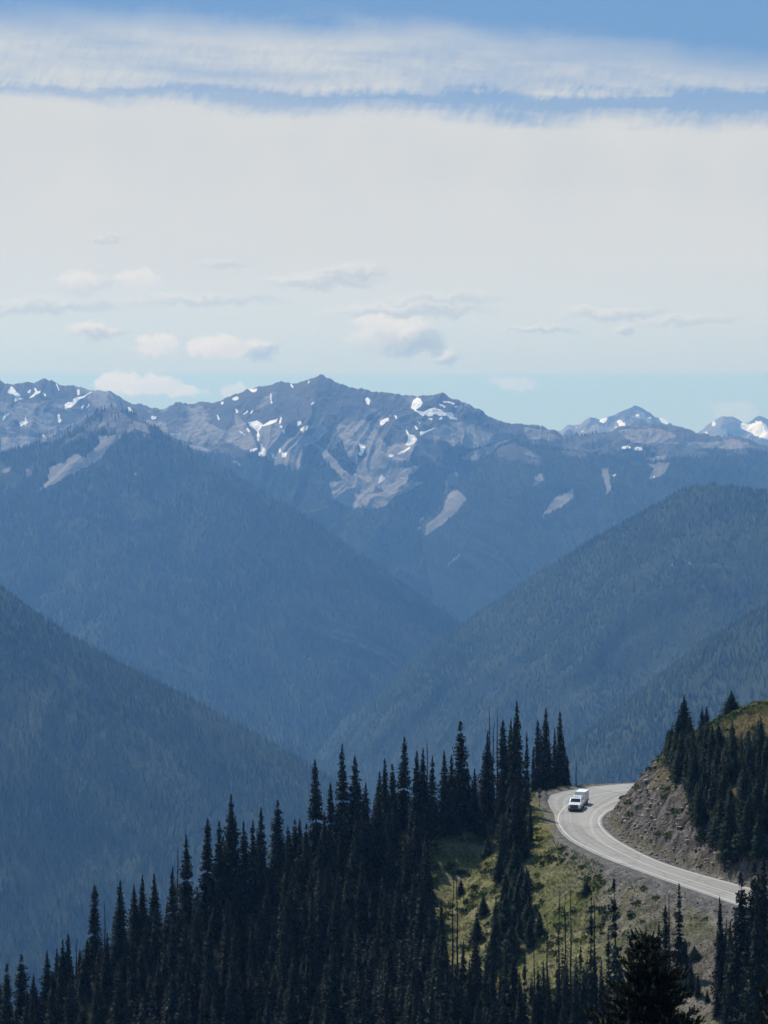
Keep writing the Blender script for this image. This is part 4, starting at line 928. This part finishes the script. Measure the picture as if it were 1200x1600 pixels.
# loose rock
def rocks(P, r, smin, smax, pw=2.5):
    bm = bmesh.new(); bmesh.ops.create_icosphere(bm, subdivisions=1, radius=1); tv = np.array([v.co[:] for v in bm.verts]); tf = np.array([[v.index for v in f.verts] for f in bm.faces]); bm.free()
    n = len(P); s = smin+(smax-smin)*r.random(n)**pw
    sc = s[:, None]*r.uniform(.55, 1.25, (n, 3)); sc[:, 2] *= .7
    rad = r.uniform(.5, 1.25, (n, len(tv), 1))
    q = tv[None]*rad*sc[:, None]; a = r.uniform(0, 6.28, n); c_, s_ = np.cos(a)[:, None], np.sin(a)[:, None]
    x = q[:, :, 0]*c_-q[:, :, 1]*s_; y = q[:, :, 0]*s_+q[:, :, 1]*c_
    V = np.stack([x+P[:, 0][:, None], y+P[:, 1][:, None], q[:, :, 2]+P[:, 2][:, None]], -1).reshape(-1, 3)
    return V, (tf[None]+(np.arange(n)*len(tv))[:, None, None]).reshape(-1, 3), len(tv)
P, r = ground_pts(60000, (30, 62), (285, 388), 63, lambda x, y, z, d, dh, h_, on, px, py: np.where(h_ & (dh > .25) & (dh < 10), .32, 0)*sstep(pat(x, y, 90, 3), -.5, .4))
V, Fq, k = rocks(P, r, .06, .50, 3.2)
M_ROCK = tint_mat('broken_rock', (.10, .085, .07), (.36, .32, .275))
obj('rubble', mesh_np('rubble', V, Fq, M_ROCK, dict(tint=np.repeat(np.clip(r.normal(.5, .25, len(P)), 0, 1), k))), label='broken tan rock on the cut bank inside the bend', cat='rubble', kind='stuff')
P, r = ground_pts(60000, (18, 56), (256, 345), 64, lambda x, y, z, d, dh, h_, on, px, py: np.where(~h_ & (d > 1.2), .35, 0)*sstep(px+py*.2-1205+30*pat(x, y, 91, 5), 0, 40))
V, Fq, k = rocks(P, r, .04, .24, 3.)
M_ROCK2 = tint_mat('grey_scree', (.09, .088, .088), (.30, .29, .28))
obj('gravel', mesh_np('gravel', V, Fq, M_ROCK2, dict(tint=np.repeat(np.clip(r.normal(.45, .25, len(P)), 0, 1), k))), label='grey stones on the embankment under the road', cat='gravel', kind='stuff')

# ------------------------------------------------------------------ vehicles
M_WHITE = simple('white_paint', (.80, .80, .80), .25, .5); M_WHITE.node_tree.nodes['Principled BSDF'].inputs['Coat Weight'].default_value = .6
M_GLASS = simple('tinted_glass', (.012, .015, .018), .08, .6)
M_BLACK = simple('black_trim', (.018, .018, .02), .5, .4)
M_RUB = simple('tyre_rubber', (.02, .02, .02), .85, .2)
M_CHROME = simple('bright_metal', (.55, .55, .56), .25, .5, 1.)
M_LAMP = simple('headlight_lens', (.75, .77, .80), .1, .8)
M_TRAIL = simple('white_trailer_panel', (.74, .74, .73), .4, .4, nscale=1.5, namp=.05)
M_SEAM = simple('panel_rib', (.55, .55, .55), .45, .4)
M_BUMP = simple('grey_bumper', (.22, .21, .20), .5, .4)
M_RED = simple('red_lamp_lens', (.35, .02, .02), .3, .5)
def prism(name, prof, x0, x1, m, parent, bev=.03, taper=None, seg=2):
    """side profile (y,z) extruded across x, bevelled; taper(z) shrinks the width with height"""
    bm = bmesh.new()
    vs = [[bm.verts.new((x*(taper(z) if taper else 1), y, z)) for (y, z) in prof] for x in (x0, x1)]
    n = len(prof)
    bm.faces.new(vs[0]); bm.faces.new(vs[1][::-1])
    for i in range(n): bm.faces.new((vs[0][i], vs[1][i], vs[1][(i+1) % n], vs[0][(i+1) % n]))
    bmesh.ops.recalc_face_normals(bm, faces=bm.faces)
    if bev: bmesh.ops.bevel(bm, geom=list(bm.edges), offset=bev, segments=seg, affect='EDGES', profile=.6)
    me = bpy.data.meshes.new(name); bm.to_mesh(me); bm.free(); me.materials.append(m)
    for p in me.polygons: p.use_smooth = False
    return obj(name, me, parent)
def box(name, x0, x1, y0, y1, z0, z1, m, parent, bev=.01):
    return prism(name, [(y0, z0), (y1, z0), (y1, z1), (y0, z1)], x0, x1, m, parent, bev, seg=1)
def quad(name, pts, m, parent, th=.012):
    bm = bmesh.new(); vs = [bm.verts.new(p) for p in pts]; f = bm.faces.new(vs)
    r_ = bmesh.ops.extrude_face_region(bm, geom=[f]); nrm = f.normal.copy() if f.normal.length else Vector((0, 0, 1)); bm.normal_update(); nrm = f.normal.copy()
    for v in [g_ for g_ in r_['geom'] if isinstance(g_, bmesh.types.BMVert)]: v.co += nrm*th
    bmesh.ops.recalc_face_normals(bm, faces=bm.faces)
    me = bpy.data.meshes.new(name); bm.to_mesh(me); bm.free(); me.materials.append(m); return obj(name, me, parent)
def wheel(x, y, rad, w, parent):
    e = empty('wheel', (x, y, rad)); e.parent = parent
    bm = bmesh.new(); rings = [(rad*.62, -w/2), (rad*.93, -w/2), (rad, -w/2+.04), (rad, w/2-.04), (rad*.93, w/2), (rad*.62, w/2)]; n = 24; V = []
    for (q, xx) in rings: V.append([bm.verts.new((xx, q*math.cos(6.283185*i/n), q*math.sin(6.283185*i/n))) for i in range(n)])
    for a in range(len(rings)):
        A_, B_ = V[a], V[(a+1) % len(rings)]
        for i in range(n): bm.faces.new((A_[i], A_[(i+1) % n], B_[(i+1) % n], B_[i]))
    bmesh.ops.recalc_face_normals(bm, faces=bm.faces)
    me = bpy.data.meshes.new('tyre'); bm.to_mesh(me); bm.free(); me.materials.append(M_RUB); obj('tyre', me, e)
    bm = bmesh.new(); bmesh.ops.create_cone(bm, cap_ends=True, segments=20, radius1=rad*.61, radius2=rad*.61, depth=w*.7, matrix=Matrix.Rotation(math.pi/2, 4, 'Y'))
    for i in range(6):
        a = i*math.pi/3
        bmesh.ops.create_cube(bm, size=1, matrix=Matrix.Rotation(a, 4, 'X') @ Matrix.Translation((0, 0, rad*.32)) @ Matrix.Diagonal((w*.82, rad*.12, rad*.5, 1)))
    me = bpy.data.meshes.new('rim'); bm.to_mesh(me); bm.free(); me.materials.append(M_CHROME); obj('rim', me, e)
def build_car(x, y, rz):
    e = empty('sport_utility_car', (x, y, ROADZ+.002), rz, label='white sport utility car towing the box trailer on the bend', cat='car')
    # local: front towards -y, length 5.3, half width 1.0
    lower = [(-2.62, .42), (-2.66, .75), (-2.58, 1.12), (-2.40, 1.20), (-1.15, 1.30), (-.9, 1.33), (2.55, 1.34), (2.66, 1.15), (2.66, .45)]
    prism('body', lower, -1.0, 1.0, M_WHITE, e, .07, taper=lambda z: 1 if z < 1.1 else .965)
    prism('cabin', [(-1.35, 1.29), (-.52, 1.84), (-.30, 1.90), (1.9, 1.92), (2.25, 1.86), (2.55, 1.29)], -.93, .93, M_WHITE, e, .05, taper=lambda z: 1 if z < 1.5 else .91)
    def cp(y, z, s=1, o=.012):      # point on the cabin side
        w = .93*(1-.09*max(0, min(1, (z-1.29)/.6)))+o; return (s*w, y, z)
    quad('windshield', [(-.82, -1.285, 1.345), (.82, -1.285, 1.345), (.72, -.60, 1.80), (-.72, -.60, 1.80)], M_GLASS, e)
    quad('rear_window', [(.78, 2.545, 1.40), (-.78, 2.545, 1.40), (-.70, 2.31, 1.80), (.70, 2.31, 1.80)], M_GLASS, e)
    for s in (-1, 1):
        for (ya, yb, yc, yd) in ((-1.0, -.02, -.02, -.45), (.06, 1.0, 1.0, .06), (1.08, 2.3, 2.08, 1.08)):
            quad('side_window', [cp(ya, 1.35, s, .022), cp(yb, 1.35, s, .022), cp(yc, 1.80, s, .022), cp(yd, 1.80, s, .022)][::s], M_GLASS, e)
        hl_ = box('headlight', s*.80-.17, s*.80+.17, -2.71, -2.52, .84, 1.06, M_LAMP, e, .02)
        mr = box('mirror', s*1.13-.13, s*1.13+.13, -1.02, -.86, 1.30, 1.52, M_WHITE, e, .03)
        box('door_handle', s*1.0-.02, s*1.0+.02, -.15, .02, 1.12, 1.16, M_CHROME, e, .004); box('door_handle', s*1.0-.02, s*1.0+.02, .88, 1.05, 1.12, 1.16, M_CHROME, e, .004)
        box('roof_rail', s*.72-.02, s*.72+.02, -.25, 1.9, 1.93, 1.97, M_BLACK, e, .008)
        box('tail_light', s*.90-.08, s*.90+.08, 2.60, 2.69, .85, 1.25, M_RED, e, .01)
        box('fog_light', s*.74-.1, s*.74+.1, -2.71, -2.60, .58, .66, M_LAMP, e, .01)
        for yy in (-1.72, 1.62):
            wheel(s*.90, yy, .40, .27, e)
            box('wheel_arch', s*.985-.03, s*.985+.03, yy-.5, yy+.5, .42, .86, M_BLACK, e, .02)
    g_ = box('grille', -.62, .62, -2.72, -2.55, .66, 1.12, M_BLACK, e, .02)
    for zz in (.80, .91, 1.02): box('grille_bar', -.60, .60, -2.735, -2.715, zz-.008, zz+.008, M_CHROME, g_, .003)
    box('bumper', -1.0, 1.0, -2.76, -2.58, .40, .60, M_BUMP, e, .03); box('skid_plate', -.6, .6, -2.775, -2.75, .42, .52, M_BLACK, e, .01); box('air_intake', -.55, .55, -2.72, -2.60, .58, .68, M_BLACK, e, .01)
    box('sunroof', -.48, .48, -.12, .62, 1.90, 1.935, M_GLASS, e, .01)
    box('underbody', -.85, .85, -2.3, 2.4, .24, .46, M_BLACK, e, .02)
    return e
def build_trailer(x, y, rz):
    e = empty('box_trailer', (x, y, ROADZ+.002), rz, label='tall white box trailer behind the white car', cat='trailer')
    hw, ya, yb, zt = .82, -1.3, 1.45, 2.2
    box('body', -hw, hw, ya, yb, .50, zt, M_TRAIL, e, .05)
    box('roof_trim', -hw-.02, hw+.02, ya-.02, yb+.02, zt-.12, zt-.05, M_SEAM, e, .01)
    box('lower_trim', -hw-.02, hw+.02, ya-.02, yb+.02, .51, .62, M_BLACK, e, .01)
    for s in (-1, 1):
        wheel(s*(hw-.06), .2, .33, .20, e)
        box('mudguard', s*(hw+.10)-.11, s*(hw+.10)+.11, -.22, .62, .69, .75, M_BLACK, e, .02)
        for yy in (-.8, -.3, .2, .7, 1.15): box('side_rib', s*(hw+.005)-.01, s*(hw+.005)+.01, yy-.015, yy+.015, .64, zt-.13, M_SEAM, e, .002)
        box('corner_trim', s*(hw-.02)-.04, s*(hw-.02)+.04, ya-.03, ya+.05, .64, zt-.13, M_SEAM, e, .01)
        box('tail_light', s*(hw-.14)-.08, s*(hw-.14)+.08, yb, yb+.05, .66, .78, M_RED, e, .01)
        box('rear_door', s*hw*.48-hw*.46, s*hw*.48+hw*.46, yb, yb+.03, .84, zt-.14, M_TRAIL, e, .01)
        prism('drawbar', [(ya-.05, .44), (ya-.05, .52), (ya-1.05, .50), (ya-1.05, .42)], s*.28-.03, s*.28+.03, M_BLACK, e, .01)
    box('stone_guard', -hw+.05, hw-.05, ya-.035, ya+.01, .64, 1.1, M_SEAM, e, .01)
    box('coupler', -.34, .34, ya-1.18, ya-1.03, .42, .52, M_BLACK, e, .02)
    box('chassis', -hw+.1, hw-.1, ya-.03, yb-.1, .36, .49, M_BLACK, e, .01)
    return e
cx, cyy = onroad(897, 1268.5)
hd = math.radians(-12.5)       # rear swings right of the view ray
dirr = Vector((math.sin(-hd), math.cos(-hd)))   # from front to rear
fx, fy = cx, cyy
car = build_car(fx+dirr.x*2.7, fy+dirr.y*2.7, hd)
h2 = math.radians(-18); d2 = Vector((math.sin(-h2), math.cos(-h2)))
hx, hy = fx+dirr.x*5.45, fy+dirr.y*5.45
build_trailer(hx+d2.x*2.45, hy+d2.y*2.45, h2)

# ---- road sign, seen from behind
M_SIGN = simple('sign_back_metal', (.10, .095, .085), .6, .4, .3, nscale=6., namp=.2)
M_POST = simple('wooden_post', (.16, .13, .10), .9, .1, nscale=5., namp=.3)
sx, sy = onroad(843, 1262); sz = H1(sx, sy)
se = empty('road_sign', (sx, sy, sz), math.radians(8), label='diamond warning sign with a small square plate on a post by the rim', cat='road sign')
pv, pf = tube([(0, 0, -.5), (0, 0, 1.4), (0, 0, 3.05)], [.05, .05, .045], 8); obj('post', mesh_np('post', pv, pf, M_POST), se)
def plate(name, s, z, diamond, parent):
    bm = bmesh.new(); mtx = Matrix.Translation((0, -.06, z)) @ (Matrix.Rotation(math.pi/4, 4, 'Y') if diamond else Matrix()) @ Matrix.Diagonal((s, .012, s, 1))
    bmesh.ops.create_cube(bm, size=1, matrix=mtx); bmesh.ops.bevel(bm, geom=[e_ for e_ in bm.edges if abs((e_.verts[0].co-e_.verts[1].co).y) > .005], offset=s*.07, segments=3, affect='EDGES')
    me = bpy.data.meshes.new(name); bm.to_mesh(me); bm.free(); me.materials.append(M_SIGN); return obj(name, me, parent)
plate('sign_panel', .80, 2.6, True, se); plate('speed_plate', .5, 1.72, False, se)

# ------------------------------------------------------------------ labels for the trees
ORD = ['', 'first', 'second', 'third', 'fourth', 'fifth', 'sixth', 'seventh', 'eighth', 'ninth', 'tenth', 'eleventh', 'twelfth', 'thirteenth', 'fourteenth', 'fifteenth', 'sixteenth', 'seventeenth', 'eighteenth', 'nineteenth', 'twentieth']
TENS = ['', '', 'twenty', 'thirty', 'forty', 'fifty', 'sixty', 'seventy', 'eighty', 'ninety']
def ordw(n):
    if n <= 20: return ORD[n]
    return TENS[n//10]+('-'+ORD[n % 10] if n % 10 else '') if n % 10 else TENS[n//10][:-1]+'ieth'
ZT = {'skyline': 'on the left spur skyline', 'rim': 'on the rim left of the road bend', 'below the rim': 'just below the sign on the rim', 'left forest': 'in dense left forest',
      'slope below the road': 'on slope below the road', 'open grass slope': 'on the open grass slope', 'right hill': 'on the right hill'}
GR = {'skyline': 'trees along the left skyline', 'rim': 'trees on the rim by the pull-out', 'below the rim': 'trees just below the rim', 'left forest': 'trees of the dense left forest',
      'slope below the road': 'trees on the slope below the road', 'open grass slope': 'young firs on the grass slope', 'right hill': 'trees of the right hill'}
from collections import defaultdict
Z_ = defaultdict(list)
for t in TREES: Z_[(t[1], t[5])].append(t)
for (zone, nm), L_ in Z_.items():
    kindw = {'fir_tree': 'fir', 'dead_tree': 'bare dead tree', 'young_fir': 'young fir'}[nm]
    L_.sort(key=lambda t: t[3]); per = 12 if zone in ('left forest', 'right hill') else 999
    rows_ = [L_[i:i+per] for i in range(0, len(L_), per)]
    for ri, row in enumerate(rows_):
        row.sort(key=lambda t: t[2])
        for ci_, t in enumerate(row):
            size = 'tall' if t[4] > 12.5 else 'mid-height' if t[4] > 7 else 'short'
            rowtxt = f', {ordw(ri+1)} row' if len(rows_) > 1 else ''
            lab = f"{size} {kindw} {ZT[zone]}, {ordw(ci_+1)} from left{rowtxt}" if nm != 'dead_tree' else f"{kindw} {ZT[zone]}, {ordw(ci_+1)} from left"
            tag(t[0], lab, {'fir_tree': 'fir tree', 'dead_tree': 'dead tree', 'young_fir': 'young fir'}[nm], None, GR[zone] if nm != 'dead_tree' else 'dead standing trees')
print('TREES', {k: len(v_) for k, v_ in Z_.items()})

# ------------------------------------------------------------------ the blue air between the ranges
hm = bpy.data.materials.new('blue_air'); hm.use_nodes = True; ht = hm.node_tree; ht.nodes.clear()
pv_ = ht.nodes.new('ShaderNodeVolumePrincipled'); ho = ht.nodes.new('ShaderNodeOutputMaterial'); ht.links.new(pv_.outputs[0], ho.inputs['Volume'])
pv_.inputs['Color'].default_value = (.205, .475, 1.0, 1); pv_.inputs['Absorption Color'].default_value = (1, 1, 1, 1)
pv_.inputs['Density'].default_value = 7.6e-5; pv_.inputs['Anisotropy'].default_value = .3
pv_.inputs['Density Attribute'].default_value = ''
X0, X1, Y0, Y1, Z0, Z1 = -9800, 9800, -1700, 17900, FLOOR-30, 430
bv = np.array([(x, y, z) for x in (X0, X1) for y in (Y0, Y1) for z in (Z0, Z1)])
bf = np.array([(0, 1, 3, 2), (4, 6, 7, 5), (0, 4, 5, 1), (2, 3, 7, 6), (0, 2, 6, 4), (1, 5, 7, 3)])
obj('haze', mesh_np('haze', bv, bf, hm), label='blue summer haze filling the valleys between the mountains', cat='haze', kind='stuff')
